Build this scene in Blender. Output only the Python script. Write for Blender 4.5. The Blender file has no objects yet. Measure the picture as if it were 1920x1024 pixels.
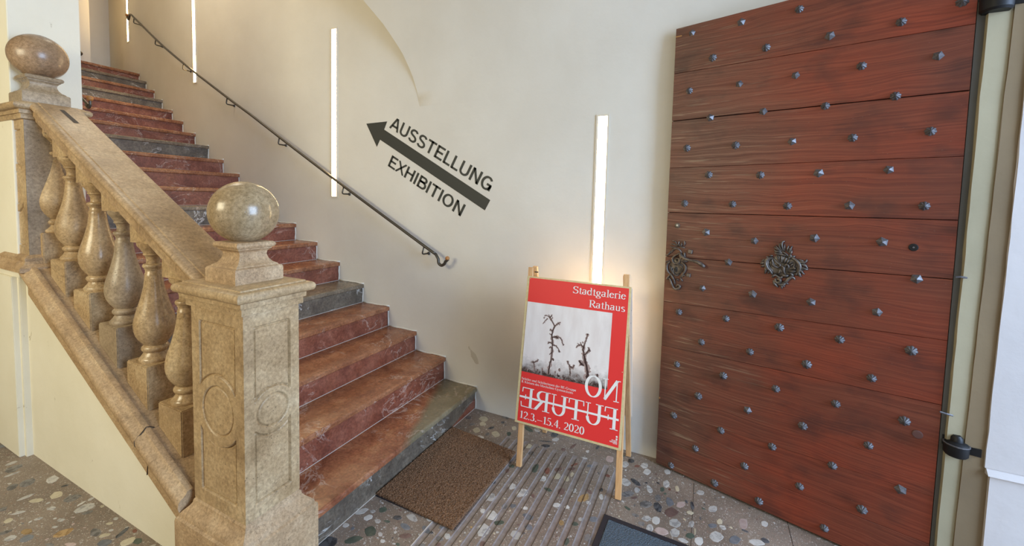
import bpy, bmesh, math, random
from mathutils import Vector, Matrix
random.seed(7)
scene = bpy.context.scene
COL = scene.collection
PI = math.pi

# ------------------------------------------------------------------ camera
F_PX = 768.6
YAW, PIT, ROL = -0.4431, 0.0588, 0.0247
H_CAM = 1.6
fwd = Vector((math.sin(YAW)*math.cos(PIT), math.cos(YAW)*math.cos(PIT), -math.sin(PIT)))
rgt0 = Vector((math.cos(YAW), -math.sin(YAW), 0))
up0 = rgt0.cross(fwd)
rgt = rgt0*math.cos(ROL) + up0*math.sin(ROL)
upv = -rgt0*math.sin(ROL) + up0*math.cos(ROL)
cam_d = bpy.data.cameras.new('camera')
cam_d.sensor_width = 36
cam_d.lens = F_PX/1920*36
cam_d.shift_y = -(512-421.85)/1920
cam_d.clip_start = 0.02
cam = bpy.data.objects.new('camera', cam_d)
COL.objects.link(cam)
m3 = Matrix((rgt, upv, -fwd)).transposed()
cam.matrix_world = Matrix.Translation((0, 0, H_CAM)) @ m3.to_4x4()
scene.camera = cam

# ------------------------------------------------------------------ light and exposure
vs = scene.view_settings
vs.view_transform = 'Standard'; vs.look = 'None'; vs.gamma = 1.0; vs.use_curve_mapping = False
vs.exposure = 0.0
scene.display_settings.display_device = 'sRGB'
world = bpy.data.worlds.new('sky'); scene.world = world
world.use_nodes = True
bg = world.node_tree.nodes['Background']
bg.inputs[0].default_value = (0.66, 0.78, 1.0, 1)
bg.inputs[1].default_value = 1.3

def area(name, loc, target, sx, sy, power, color, spread=PI):
    l = bpy.data.lights.new(name, 'AREA'); l.shape = 'RECTANGLE'; l.size = sx; l.size_y = sy
    l.energy = power; l.color = color; l.spread = spread
    o = bpy.data.objects.new(name, l); COL.objects.link(o); o.location = loc
    d = Vector(target)-Vector(loc)
    o.rotation_euler = d.to_track_quat('-Z', 'Y').to_euler()
    return o
# daylight falling through the open street portal on the right
day = area('portal_daylight', (4.6, 0.5, 2.3), (-1.4, 1.2, 0.8), 2.6, 3.0, 480, (0.50, 0.70, 1.0))
# unseen warm hall lamp on the left, set low; unseen fills follow
area('hall_lamp', (-2.9, -2.1, 2.5), (-2.9, 0.9, 0.9), 1.6, 1.2, 100, (1.0, 0.91, 0.64))
area('entrance_fill', (-0.3, 0.2, 4.1), (-0.9, 1.6, 0.4), 1.6, 1.2, 4, (1.0, 0.93, 0.84))  # weak unseen fill light over the entrance
area('stair_fill', (-4.6, 1.9, 4.7), (-4.6, 2.0, 1.0), 1.6, 0.8, 24, (1.0, 0.88, 0.68))  # unseen fill light that brightens the stair wall
area('landing_fill', (-7.6, 1.6, 5.2), (-7.4, 2.2, 3.0), 0.8, 0.8, 8, (1.0, 0.90, 0.72))  # unseen fill light high over the landing

# ------------------------------------------------------------------ material helpers
def lin(c):
    return tuple(((v/255)/12.92 if v/255 <= .04045 else ((v/255+.055)/1.055)**2.4) for v in c)
class N:
    def __init__(s, name, rough=.6, metal=0, spec=.5):
        s.m = bpy.data.materials.new(name); s.m.use_nodes = True
        s.t = s.m.node_tree; s.b = s.t.nodes['Principled BSDF']
        s.b.inputs['Roughness'].default_value = rough; s.b.inputs['Metallic'].default_value = metal
        s.b.inputs['Specular IOR Level'].default_value = spec
        s.tc = s.t.nodes.new('ShaderNodeTexCoord')
    def n(s, typ, **kw):
        x = s.t.nodes.new(typ)
        for k, v in kw.items(): setattr(x, k, v)
        return x
    def l(s, a, b): s.t.links.new(a, b)
    def map(s, scale=(1,1,1), coord='Object', rot=(0,0,0), loc=(0,0,0)):
        m = s.n('ShaderNodeMapping'); m.inputs['Scale'].default_value = scale
        m.inputs['Rotation'].default_value = rot; m.inputs['Location'].default_value = loc
        s.l(s.tc.outputs[coord], m.inputs[0]); return m.outputs[0]
    def noise(s, vec, scale, detail=4, rough=.55, dist=0):
        x = s.n('ShaderNodeTexNoise'); x.inputs['Scale'].default_value = scale
        x.inputs['Detail'].default_value = detail; x.inputs['Roughness'].default_value = rough
        x.inputs['Distortion'].default_value = dist; s.l(vec, x.inputs['Vector']); return x.outputs[0]
    def voro(s, vec, scale, feature='F1', rnd=1):
        x = s.n('ShaderNodeTexVoronoi', feature=feature); x.inputs['Scale'].default_value = scale
        x.inputs['Randomness'].default_value = rnd
        s.l(vec, x.inputs['Vector']); return x
    def ramp(s, fac, stops, interp='LINEAR'):
        r = s.n('ShaderNodeValToRGB'); r.color_ramp.interpolation = interp
        e = r.color_ramp.elements
        while len(e) < len(stops): e.new(.5)
        for i, (p, c) in enumerate(stops):
            e[i].position = p; e[i].color = (*c, 1) if len(c) == 3 else c
        s.l(fac, r.inputs[0]); return r.outputs[0]
    def mix(s, fac, a, b, mode='MIX'):
        x = s.n('ShaderNodeMix', data_type='RGBA', blend_type=mode)
        for sock, v in ((x.inputs[0], fac), (x.inputs[6], a), (x.inputs[7], b)):
            if hasattr(v, 'links') or isinstance(v, bpy.types.NodeSocket): s.l(v, sock)
            elif isinstance(v, (int, float)): sock.default_value = v
            else: sock.default_value = (*v, 1) if len(v) == 3 else v
        return x.outputs[2]
    def math(s, op, a, b=0.0, c=None, clamp=False):
        x = s.n('ShaderNodeMath', operation=op); x.use_clamp = clamp
        for i, v in enumerate((a, b) if c is None else (a, b, c)):
            if isinstance(v, bpy.types.NodeSocket): s.l(v, x.inputs[i])
            else: x.inputs[i].default_value = v
        return x.outputs[0]
    def col(s, c):
        if isinstance(c, bpy.types.NodeSocket): s.l(c, s.b.inputs['Base Color'])
        else: s.b.inputs['Base Color'].default_value = (*c, 1)
    def bump(s, h, strength=.3, dist=.01):
        x = s.n('ShaderNodeBump'); x.inputs['Strength'].default_value = strength
        x.inputs['Distance'].default_value = dist; s.l(h, x.inputs['Height'])
        s.l(x.outputs[0], s.b.inputs['Normal'])
    def rough(s, sock): s.l(sock, s.b.inputs['Roughness'])
W1 = (1, 1, 1); B0 = (0, 0, 0)

def plaster(name, c, c2, marks=.0):
    q = N(name, .85, spec=.25); v = q.map()
    base = q.mix(q.ramp(q.noise(v, 1.3, 5, .6), [(.35, B0), (.7, W1)]), c, c2)
    if marks:
        sc = q.ramp(q.noise(q.map((1, 1, .55)), 11, 8, .7, .6), [(.66, B0), (.72, W1)])
        base = q.mix(q.math('MULTIPLY', sc, marks), base, lin((140, 125, 95)))
    q.col(base)
    h = q.math('ADD', q.noise(v, 3.5, 3), q.math('MULTIPLY', q.noise(v, 60, 3), .12))
    q.bump(h, .35, .012)
    return q.m
M = {}
M['wall'] = plaster('lime_plaster', lin((210, 205, 194)), lin((218, 214, 204)))
M['wall_left'] = plaster('lime_plaster_worn', lin((221, 215, 196)), lin((231, 226, 210)), .8)
M['wall_outer'] = plaster('outer_plaster', lin((184, 178, 176)), lin((196, 190, 188)))
M['jamb_cream'] = plaster('jamb_cream_paint', lin((164, 154, 128)), lin((146, 138, 114)))
M['jamb_brown'] = plaster('jamb_brown_stone', lin((130, 112, 86)), lin((114, 98, 76)))
M['jamb_shade'] = plaster('jamb_grey_shade', lin((96, 95, 92)), lin((84, 83, 80)))  # shade beside the door edge, put into the plaster colour

def marble(name, c1, c2, c3, rough=.3, veins=0.5, veincol=(90, 70, 50), pores=.6, scale=1.0, streak=None):
    q = N(name, rough, spec=.45)
    v = q.map((scale,)*3) if streak is None else q.map(streak)
    a = q.ramp(q.noise(v, 5, 7, .62, .3), [(.3, c1), (.5, c2), (.72, c3)])
    f = q.ramp(q.noise(v, 75, 5, .8), [(.34, (.62, .59, .54)), (.66, (1.25, 1.24, 1.22))])
    a = q.mix(1.0, a, f, 'MULTIPLY')
    vn = q.noise(v, 3.2, 8, .65, 1.1)
    d = q.math('ABSOLUTE', q.math('SUBTRACT', vn, .5))
    k = q.ramp(d, [(0, W1), (.012, B0)])
    gate = q.ramp(q.noise(v, 4.7, 2), [(.5, B0), (.62, W1)])
    k = q.math('MULTIPLY', q.math('MULTIPLY', k, gate), veins)
    a = q.mix(k, a, lin(veincol))
    p = q.voro(v, 55)
    ps = q.ramp(p.outputs['Distance'], [(.10, W1), (.17, B0)])
    pg = q.ramp(q.noise(v, 9, 2), [(.52, B0), (.6, W1)])
    pm = q.math('MULTIPLY', q.math('MULTIPLY', ps, pg), pores)
    a = q.mix(pm, a, lin((70, 52, 36)))
    q.col(a)
    q.bump(q.math('SUBTRACT', q.math('MULTIPLY', q.noise(v, 30, 4), .25), pm), .25, .004)
    r = q.ramp(q.noise(v, 7, 4), [(.3, (rough*.8,)*3), (.7, (min(1, rough*1.35),)*3)])
    q.rough(r)
    return q.m
M['stone'] = marble('tan_limestone', lin((152, 126, 92)), lin((176, 150, 114)), lin((192, 170, 136)), .42)
M['stone_pol'] = marble('tan_limestone_polished', lin((152, 126, 94)), lin((176, 150, 114)), lin((194, 172, 138)), .24)
M['stone_grey'] = marble('greyed_limestone', lin((140, 122, 100)), lin((160, 142, 118)), lin((180, 162, 138)), .34)
M['stone_rough'] = marble('worn_limestone', lin((148, 122, 92)), lin((174, 146, 112)), lin((190, 166, 134)), .6, scale=1.3)
M['rail'] = marble('rail_limestone', lin((150, 124, 94)), lin((170, 143, 110)), lin((188, 164, 132)), .36, pores=.5, scale=.9)
M['ball'] = marble('ball_limestone', lin((136, 113, 80)), lin((160, 138, 106)), lin((180, 160, 128)), .2, veins=1.0, veincol=(110, 88, 62), pores=.5)
M['ball_brown'] = marble('ball_brown_limestone', lin((134, 108, 84)), lin((150, 124, 98)), lin((162, 138, 112)), .26, veins=.2, pores=.3)
RED = (lin((100, 53, 40)), lin((123, 71, 54)), lin((146, 95, 76)))
GRY = (lin((72, 64, 56)), lin((98, 89, 78)), lin((130, 120, 104)))
def stepmat(name, C, rough, vcol=(200, 180, 165), vein=.55, mixmask=False):
    q = N(name, rough, spec=.5); v = q.map()
    def body(C):
        a = q.ramp(q.noise(v, 7, 8, .66, .5), [(.3, C[0]), (.5, C[1]), (.72, C[2])])
        f = q.ramp(q.noise(v, 70, 4, .7), [(.34, (.68, .64, .60)), (.66, (1.28, 1.25, 1.22))])
        return q.mix(1.0, a, f, 'MULTIPLY')
    a = body(C)
    if mixmask:
        # grey vein bed of the slab: front edge and the end at the wall
        g = body(GRY)
        sx = q.n('ShaderNodeSeparateXYZ'); q.l(q.tc.outputs['Object'], sx.inputs[0])
        wob = q.math('MULTIPLY', q.math('SUBTRACT', q.noise(v, 5, 4), .5), .14)
        if mixmask == 'tread':
            # grey where y > 2.02 + 1.3*(-1.56 - x), and towards the front edge
            t = q.math('ADD', q.math('MULTIPLY_ADD', sx.outputs[0], 2.6, q.math('ADD', sx.outputs[1], 2.138)), wob)
            t = q.ramp(q.math('MULTIPLY_ADD', t, 4.0, .5, clamp=True), [(.2, B0), (.8, W1)])
            g2 = q.mix(.45, g, lin((140, 126, 92)))
            a = q.mix(t, a, g2)
        else:
            t = q.math('ADD', q.math('SUBTRACT', q.math('SUBTRACT', sx.outputs[1], q.math('MULTIPLY', sx.outputs[2], 4.0)), 2.33), wob)
            t = q.ramp(q.math('MULTIPLY_ADD', t, 12, .5, clamp=True), [(.1, B0), (.9, W1)])
            a = q.mix(t, g, a)
    vn = q.noise(q.map((1, 1, 1.6), loc=(3, 1, 2)), 2.6, 9, .6, 1.4)
    d = q.math('ABSOLUTE', q.math('SUBTRACT', vn, .5))
    k = q.ramp(d, [(0, W1), (.012, B0)])
    gate = q.ramp(q.noise(v, 3.1, 2), [(.48, B0), (.56, W1)])
    k = q.math('MULTIPLY', q.math('MULTIPLY', k, gate), vein)
    a = q.mix(k, a, lin(vcol))
    q.col(a)
    q.bump(q.noise(v, 22, 5, .65), .25, .006)
    q.rough(q.ramp(q.noise(v, 9, 4), [(.3, (rough*.75,)*3), (.7, (rough*1.4,)*3)]))
    return q.m
M['red_tread'] = stepmat('red_marble_tread', (lin((112, 66, 46)), lin((140, 92, 64)), lin((162, 116, 86))), .24)
M['red_riser'] = stepmat('red_marble_riser', RED, .4)
M['grey_tread'] = stepmat('grey_marble_tread', (lin((92, 82, 68)), lin((112, 100, 84)), lin((132, 120, 104))), .26)
M['grey_riser'] = stepmat('grey_marble_riser', GRY, .42, (225, 222, 215), .8)
M['mix_tread'] = stepmat('red_and_grey_marble_tread', (lin((114, 66, 46)), lin((142, 90, 64)), lin((168, 122, 88))), .24, mixmask='tread')
M['mix_riser'] = stepmat('grey_marble_with_red_end', RED, .4, (225, 222, 215), .7, mixmask='riser')

# terrazzo matrix
q = N('terrazzo_matrix', .5, spec=.4); v = q.map()
a = q.mix(q.ramp(q.noise(v, 2.5, 5), [(.3, B0), (.7, W1)]), lin((114, 100, 88)), lin((146, 131, 117)))
a = q.mix(1.0, a, q.ramp(q.noise(v, 180, 3, .7), [(.3, (.72, .72, .72)), (.7, (1.2, 1.2, 1.2))]), 'MULTIPLY')
for sc, th, c in ((150, .16, (215, 208, 198)), (120, .13, (60, 56, 52)), (95, .13, (160, 120, 100)), (60, .11, (200, 196, 190))):
    vo = q.voro(q.map(loc=(sc, 0, 0)), sc)
    gate = q.math('GREATER_THAN', q.noise(q.map(loc=(sc, 5, 0)), sc*.35, 0), .52)
    k = q.math('MULTIPLY', q.math('LESS_THAN', vo.outputs['Distance'], th+.12), gate)
    a = q.mix(q.math('MULTIPLY', k, .5), a, lin(c))
q.col(a); q.bump(q.noise(v, 90, 3), .12, .002)
q.rough(q.ramp(q.noise(v, 6, 4), [(.3, (.35,)*3), (.7, (.6,)*3)]))
M['terrazzo'] = q.m
def pebble_mat(name, c, c2=None, sw=0):
    q = N(name, .38, spec=.45); oi = q.n('ShaderNodeObjectInfo')
    v = q.map(); n1 = q.noise(v, 45 if not sw else 30, 5, .6, 1.0 if sw else .3)
    c2 = c2 or tuple(min(255, x+28) for x in c)
    a = q.ramp(n1, [(.42 if sw else .3, lin(c)), (.52 if sw else .75, lin(c2))])
    k = q.ramp(oi.outputs['Random'], [(0, (.82, .82, .82)), (1, (1.15, 1.15, 1.15))])
    q.col(q.mix(1.0, a, k, 'MULTIPLY')); return q.m
PEB = {'k': pebble_mat('black_pebble', (50, 50, 52), (86, 86, 88), 1), 'd': pebble_mat('dark_grey_pebble', (84, 80, 78), (120, 116, 112), 1),
       'g': pebble_mat('green_pebble', (62, 74, 64), (92, 100, 88)), 'b': pebble_mat('slate_blue_pebble', (88, 92, 98), (124, 124, 126)),
       'w': pebble_mat('white_pebble', (176, 172, 166), (206, 202, 196)), 'l': pebble_mat('pale_grey_pebble', (150, 146, 142), (184, 180, 174), 1),
       'm': pebble_mat('maroon_pebble', (96, 74, 68), (122, 98, 90)), 'r': pebble_mat('rust_pebble', (104, 62, 48)),
       'c': pebble_mat('cream_pebble', (166, 154, 130), (192, 182, 158)), 'p': pebble_mat('pink_pebble', (160, 138, 130), (182, 164, 156)),
       'o': pebble_mat('ochre_pebble', (128, 98, 60), (162, 132, 90), 1)}

# old wood of the door
def wood(name, seed):
    q = N(name, .42, spec=.35)
    oi = q.n('ShaderNodeObjectInfo')
    sx = q.n('ShaderNodeSeparateXYZ'); q.l(q.tc.outputs['Object'], sx.inputs[0])
    off = q.math('MULTIPLY', oi.outputs['Random'], 37.0)
    cb = q.n('ShaderNodeCombineXYZ')
    q.l(sx.outputs[0], cb.inputs[0]); q.l(off, cb.inputs[1]); q.l(sx.outputs[2], cb.inputs[2])
    def mp(s):
        m = q.n('ShaderNodeMapping'); m.inputs['Scale'].default_value = s; q.l(cb.outputs[0], m.inputs[0]); return m.outputs[0]
    warp = q.noise(mp((1.3, 1, 3.0)), 1.5, 2)
    cb2 = q.n('ShaderNodeCombineXYZ')
    q.l(q.math('MULTIPLY', sx.outputs[0], .6), cb2.inputs[0]); q.l(off, cb2.inputs[1])
    q.l(q.math('MULTIPLY_ADD', warp, .10, sx.outputs[2]), cb2.inputs[2])
    ns = q.n('ShaderNodeTexNoise'); ns.inputs['Scale'].default_value = 1.0; ns.inputs['Detail'].default_value = 2
    mm = q.n('ShaderNodeMapping'); mm.inputs['Scale'].default_value = (1.8, 1, 150); q.l(cb2.outputs[0], mm.inputs[0]); q.l(mm.outputs[0], ns.inputs['Vector'])
    grain = ns.outputs[0]
    fine = q.noise(mp((6, 1, 420)), 1.0, 2)
    c = q.ramp(grain, [(.22, lin((98, 50, 38))), (.5, lin((114, 60, 44))), (.75, lin((128, 72, 54)))])
    c = q.mix(q.math('MULTIPLY', q.ramp(fine, [(.55, B0), (.75, W1)]), .5), c, lin((50, 24, 20)))
    # large reddish / brownish clouds
    c = q.mix(q.ramp(q.noise(mp((1, 1, 1.6)), 2.2, 4), [(.4, B0), (.7, W1)]), c, q.mix(1.0, c, (1.4, .98, .82), 'MULTIPLY'))
    # knots
    kv = q.voro(mp((2.0, 1, 4.0)), 1.25)
    kd = q.ramp(kv.outputs['Distance'], [(.02, W1), (.12, (.35, .35, .35)), (.2, B0)])
    c = q.mix(q.math('MULTIPLY', kd, .75), c, lin((44, 28, 24)))
    # varnish worn to grey brown towards the lock edge
    wear = q.ramp(q.math('ADD', q.math('MULTIPLY', sx.outputs[0], 1.25), q.math('MULTIPLY', q.math('SUBTRACT', q.noise(mp((1, 1, 2)), 3, 4), .5), .7)), [(.10, W1), (.8, B0)])
    c = q.mix(q.math('MULTIPLY', wear, .62), c, q.mix(grain, lin((66, 48, 40)), lin((120, 94, 78))))
    st_ = q.ramp(q.noise(mp((4, 1, 90)), 1.0, 4), [(.60, B0), (.68, W1)])
    c = q.mix(q.math('MULTIPLY', q.math('MULTIPLY', st_, wear), .55), c, lin((158, 136, 112)))
    # dark handling patches
    dk = q.ramp(q.noise(mp((1.6, 1, 2.6)), 3.0, 3), [(.52, B0), (.70, W1)])
    c = q.mix(q.math('MULTIPLY', dk, .5), c, lin((56, 38, 36)))
    # scratches and specks
    sp = q.voro(mp((14, 1, 60)), 1.6)
    c = q.mix(q.math('MULTIPLY', q.math('LESS_THAN', sp.outputs['Distance'], .06), .35), c, lin((150, 128, 110)))
    q.col(c)
    q.bump(q.math('ADD', grain, q.math('MULTIPLY', fine, .5)), .35, .002)
    q.rough(q.ramp(grain, [(.3, (.52,)*3), (.7, (.38,)*3)]))
    return q.m
M['door_wood'] = wood('old_red_larch', 0)
q = N('door_core', .8); q.col(lin((30, 20, 17))); M['door_core'] = q.m
q = N('forged_iron', .46, .45); v = q.map()
q.col(q.ramp(q.noise(v, 60, 4), [(.3, lin((72, 70, 72))), (.7, lin((124, 122, 126)))])); q.bump(q.noise(v, 120, 3), .3, .001); M['iron'] = q.m
q = N('tarnished_bronze', .42, .55); v = q.map()
q.col(q.ramp(q.noise(v, 50, 4), [(.3, lin((66, 60, 56))), (.7, lin((124, 116, 110)))])); M['bronze'] = q.m
q = N('black_iron', .5, .6); q.col(lin((38, 38, 40))); M['black_iron'] = q.m
q = N('rail_steel', .42, .75); q.col(lin((84, 80, 74))); M['steel'] = q.m
q = N('turned_wood', .4); q.col(lin((164, 112, 60))); M['knob'] = q.m
def pine(name, ca, cb_, s=(60, 60, 3)):
    q = N(name, .55); v = q.map(s)
    q.col(q.ramp(q.noise(v, 1, 4, .6, .4), [(.3, lin(ca)), (.7, lin(cb_))])); q.bump(q.noise(v, 2, 2), .1, .001); return q.m
M['pine'] = pine('pine_batten', (196, 148, 98), (218, 174, 124))
M['pine_pale'] = pine('pale_pine_board', (198, 178, 128), (214, 196, 150))
M['ply'] = pine('board_back', (170, 150, 120), (186, 166, 134))
def flat(name, c, rough=.5, spec=.4):
    q = N(name, rough, spec=spec); q.col(lin(c)); return q.m
M['poster_red'] = flat('poster_red', (224, 52, 50), .45)
M['ink_white'] = flat('poster_white', (232, 230, 226), .45)
M['ink'] = flat('ink_brown', (70, 52, 48), .7, .1)
M['ink_mid'] = flat('ink_wash', (164, 142, 134), .7, .1)
M['black_vinyl'] = flat('wall_vinyl', (54, 55, 50), .55)
M['screw'] = flat('dark_screw', (40, 40, 42), .4)
q = N('brush_wash_paper', .6); v = q.map()
sx = q.n('ShaderNodeSeparateXYZ'); q.l(q.tc.outputs['Object'], sx.inputs[0])
a = q.ramp(q.noise(q.map((6, 1.5, 1)), 3, 5), [(.3, lin((218, 208, 203))), (.7, lin((232, 226, 222)))])
edge = q.math('SUBTRACT', 1.0, q.math('ADD', q.math('MULTIPLY', q.math('SUBTRACT', sx.outputs[1], .286), 9.0), q.math('MULTIPLY', q.math('SUBTRACT', q.noise(v, 14, 6, .7), .5), 1.7)))
a = q.mix(q.ramp(edge, [(.1, B0), (.5, (.35,)*3), (.9, W1)]), a, lin((78, 60, 54)))
blot = q.ramp(q.noise(q.map((2.2, 1, 1), loc=(.4, .2, 0)), 3.2, 5), [(.6, B0), (.78, W1)])
a = q.mix(q.math('MULTIPLY', blot, .4), a, lin((170, 148, 140)))
q.col(a); M['wash'] = q.m
def carpet(name, ca, cb_, sc):
    q = N(name, .95, spec=.1); v = q.map()
    q.col(q.ramp(q.noise(v, sc, 3, .8), [(.32, lin(ca)), (.68, lin(cb_))]))
    q.bump(q.noise(v, sc, 3, .8), .9, .006); return q.m
M['coir'] = carpet('coir_fibre', (58, 41, 28), (154, 118, 90), 150)
M['grey_pile'] = carpet('grey_pile', (58, 66, 74), (116, 126, 134), 260)
M['rubber'] = flat('black_rubber', (44, 40, 44), .6)
M['joint'] = flat('dark_joint', (64, 54, 46), .9)
M['brass_strip'] = flat('pale_divider', (196, 188, 178), .5)
q = N('groove_cement', .38, spec=.5); v = q.map()
q.col(q.ramp(q.noise(v, 30, 4), [(.3, lin((122, 112, 107))), (.7, lin((148, 138, 133)))])); M['groove'] = q.m
def emis(name, c, s):
    q = N(name); q.b.inputs['Base Color'].default_value = (1, 1, 1, 1)
    q.b.inputs['Emission Color'].default_value = (*c, 1); q.b.inputs['Emission Strength'].default_value = s; return q.m
M['tube'] = emis('lit_diffuser', (1.0, .70, .34), 32.0)
M['lamp_frame'] = flat('lamp_trim', (214, 206, 190), .5)

# ------------------------------------------------------------------ geometry helpers
def add_obj(name, me, mat=None, parent=None):
    o = bpy.data.objects.new(name, me); COL.objects.link(o)
    if mat is not None and len(me.materials) == 0: me.materials.append(mat)
    if parent is not None: o.parent = parent
    return o
def finish(name, bm, mat, parent=None, smooth=False, angle=None):
    bmesh.ops.recalc_face_normals(bm, faces=bm.faces)
    me = bpy.data.meshes.new(name); bm.to_mesh(me); bm.free()
    if smooth:
        for p in me.polygons: p.use_smooth = True
        if angle is not None: me.set_sharp_from_angle(angle=math.radians(angle))
    return add_obj(name, me, mat, parent)
def from_py(name, V, Fc, mat, parent=None, smooth=False, angle=None):
    bm = bmesh.new(); vs_ = [bm.verts.new(v) for v in V]
    for f in Fc:
        try: bm.faces.new([vs_[i] for i in f])
        except ValueError: pass
    return finish(name, bm, mat, parent, smooth, angle)
def tag(o, label=None, cat=None, group=None, kind=None):
    if label: o['label'] = label
    if cat: o['category'] = cat
    if group: o['group'] = group
    if kind: o['kind'] = kind
    return o
def empty(name, loc, label=None, cat=None, group=None, kind=None):
    o = bpy.data.objects.new(name, None); COL.objects.link(o); o.location = loc; o.empty_display_size = .05
    bpy.context.view_layer.update()
    return tag(o, label, cat, group, kind)
def keep(child, parent):
    """parent a child whose mesh is in world coordinates"""
    child.parent = parent
    child.matrix_parent_inverse = parent.matrix_world.inverted() if parent.parent is None else (parent.matrix_world).inverted()
    return child
def attach(child, parent):
    # parent chain is unrotated: offset by the accumulated location
    child.parent = parent; child.matrix_parent_inverse = Matrix.Identity(4)
    p = parent; off = Vector((0, 0, 0))
    while p is not None: off += p.location; p = p.parent
    child.location = child.location - off
    return child
def bx(bm, x0, x1, y0, y1, z0, z1):
    v = [bm.verts.new(p) for p in ((x0,y0,z0),(x1,y0,z0),(x1,y1,z0),(x0,y1,z0),(x0,y0,z1),(x1,y0,z1),(x1,y1,z1),(x0,y1,z1))]
    for f in ((0,3,2,1),(4,5,6,7),(0,1,5,4),(1,2,6,5),(2,3,7,6),(3,0,4,7)): bm.faces.new([v[i] for i in f])
    return v
def box(name, x0, x1, y0, y1, z0, z1, mat, parent=None, bevel=0):
    bm = bmesh.new(); bx(bm, x0, x1, y0, y1, z0, z1)
    if bevel: bmesh.ops.bevel(bm, geom=bm.edges[:], offset=bevel, segments=2, affect='EDGES', profile=.6)
    return finish(name, bm, mat, parent)
def prism(name, pts, y0, y1, mat, parent=None, bevel=0):
    """pts in (x, z) extruded along y"""
    bm = bmesh.new()
    a = [bm.verts.new((x, y0, z)) for x, z in pts]; b = [bm.verts.new((x, y1, z)) for x, z in pts]
    bm.faces.new(a); bm.faces.new(b[::-1]); n = len(pts)
    for i in range(n): bm.faces.new((a[i], a[(i+1) % n], b[(i+1) % n], b[i]))
    if bevel:
        bmesh.ops.recalc_face_normals(bm, faces=bm.faces)
        bmesh.ops.bevel(bm, geom=bm.edges[:], offset=bevel, segments=2, affect='EDGES', profile=.6)
    return finish(name, bm, mat, parent)
def mould(name, x0, x1, y0, y1, prof, mat, parent=None, smooth=True):
    """rectangular lathe: prof = [(offset, z), ...] from below to above"""
    bm = bmesh.new(); rings = []
    for o, z in prof:
        rings.append([bm.verts.new(p) for p in ((x0-o, y0-o, z), (x1+o, y0-o, z), (x1+o, y1+o, z), (x0-o, y1+o, z))])
    for a, b in zip(rings, rings[1:]):
        for i in range(4): bm.faces.new((a[i], a[(i+1) % 4], b[(i+1) % 4], b[i]))
    bm.faces.new(rings[0][::-1]); bm.faces.new(rings[-1])
    return finish(name, bm, mat, parent, smooth, 28)
def lathe(bm, c, prof, n=32, squash=1):
    rings = []
    for r, z in prof:
        rings.append([bm.verts.new((c[0]+r*math.cos(2*PI*i/n), c[1]+r*squash*math.sin(2*PI*i/n), c[2]+z)) for i in range(n)])
    for a, b in zip(rings, rings[1:]):
        for i in range(n): bm.faces.new((a[i], a[(i+1) % n], b[(i+1) % n], b[i]))
    bm.faces.new(rings[0][::-1]); bm.faces.new(rings[-1])
def tube(bm, pts, r, n=10, cap=True):
    pts = [Vector(p) for p in pts]
    rr = r if isinstance(r, (list, tuple)) else [r]*len(pts)
    rings = []; u = None
    for i, p in enumerate(pts):
        d = (pts[min(i+1, len(pts)-1)]-pts[max(i-1, 0)]).normalized()
        if u is None:
            u = d.orthogonal().normalized()
        else:
            u = (u - d*u.dot(d)).normalized()
        w = d.cross(u)
        rings.append([bm.verts.new(p+rr[i]*(math.cos(2*PI*k/n)*u+math.sin(2*PI*k/n)*w)) for k in range(n)])
    for a, b in zip(rings, rings[1:]):
        for i in range(n): bm.faces.new((a[i], a[(i+1) % n], b[(i+1) % n], b[i]))
    if cap: bm.faces.new(rings[0][::-1]); bm.faces.new(rings[-1])
def smooth_path(pts, k=6):
    P = [Vector(p) for p in pts]; out = []
    for i in range(len(P)-1):
        p0 = P[max(i-1, 0)]; p1 = P[i]; p2 = P[i+1]; p3 = P[min(i+2, len(P)-1)]
        for j in range(k):
            t = j/k
            out.append(.5*((2*p1)+(-p0+p2)*t+(2*p0-5*p1+4*p2-p3)*t*t+(-p0+3*p1-3*p2+p3)*t**3))
    out.append(P[-1]); return out
def ball(bm, c, r, seg=24, rings=14, sx=1, sy=1, sz=1):
    bmesh.ops.create_uvsphere(bm, u_segments=seg, v_segments=rings, radius=1, matrix=Matrix.Translation(c) @ Matrix.Diagonal((r*sx, r*sy, r*sz, 1)))
def interp(x, xs, ys):
    if x <= xs[0]: return ys[0]
    for i in range(len(xs)-1):
        if x <= xs[i+1]: return ys[i]+(ys[i+1]-ys[i])*(x-xs[i])/(xs[i+1]-xs[i])
    return ys[-1]

# ================================================================== SETTING
WX = [-8.3,-7.039,-6.748,-6.458,-6.168,-5.877,-5.587,-5.297,-5.007,-4.716,-4.43,-4.1]
WY = [3.1,2.931,2.881,2.839,2.792,2.76,2.726,2.704,2.685,2.672,2.662,2.66]
def wally(x): return interp(x, WX, WY) if x < -4.1 else 2.66
CEIL = 5.6
# floor: flat slabs with sunk parallel grooves in front of the stair
GX = [-1.158+.0662*i for i in range(12)]      # left edge of each groove
GW, GD, GY0, GY1 = .031, .0035, -.3, 2.45
bm = bmesh.new()
def quad(bm, pts): bm.faces.new([bm.verts.new(p) for p in pts])
xs = [-9.5, GX[0]]
quad(bm, ((-9.5,-2.6,0),(GX[0],-2.6,0),(GX[0],3.3,0),(-9.5,3.3,0)))
xe = GX[-1]+GW
quad(bm, ((xe,-2.6,0),(3.2,-2.6,0),(3.2,3.3,0),(xe,3.3,0)))
quad(bm, ((GX[0],-2.6,0),(xe,-2.6,0),(xe,GY0,0),(GX[0],GY0,0)))
quad(bm, ((GX[0],GY1,0),(xe,GY1,0),(xe,3.3,0),(GX[0],3.3,0)))
for i, g in enumerate(GX):
    if i+1 < len(GX): quad(bm, ((g+GW,GY0,0),(GX[i+1],GY0,0),(GX[i+1],GY1,0),(g+GW,GY1,0)))
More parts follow.
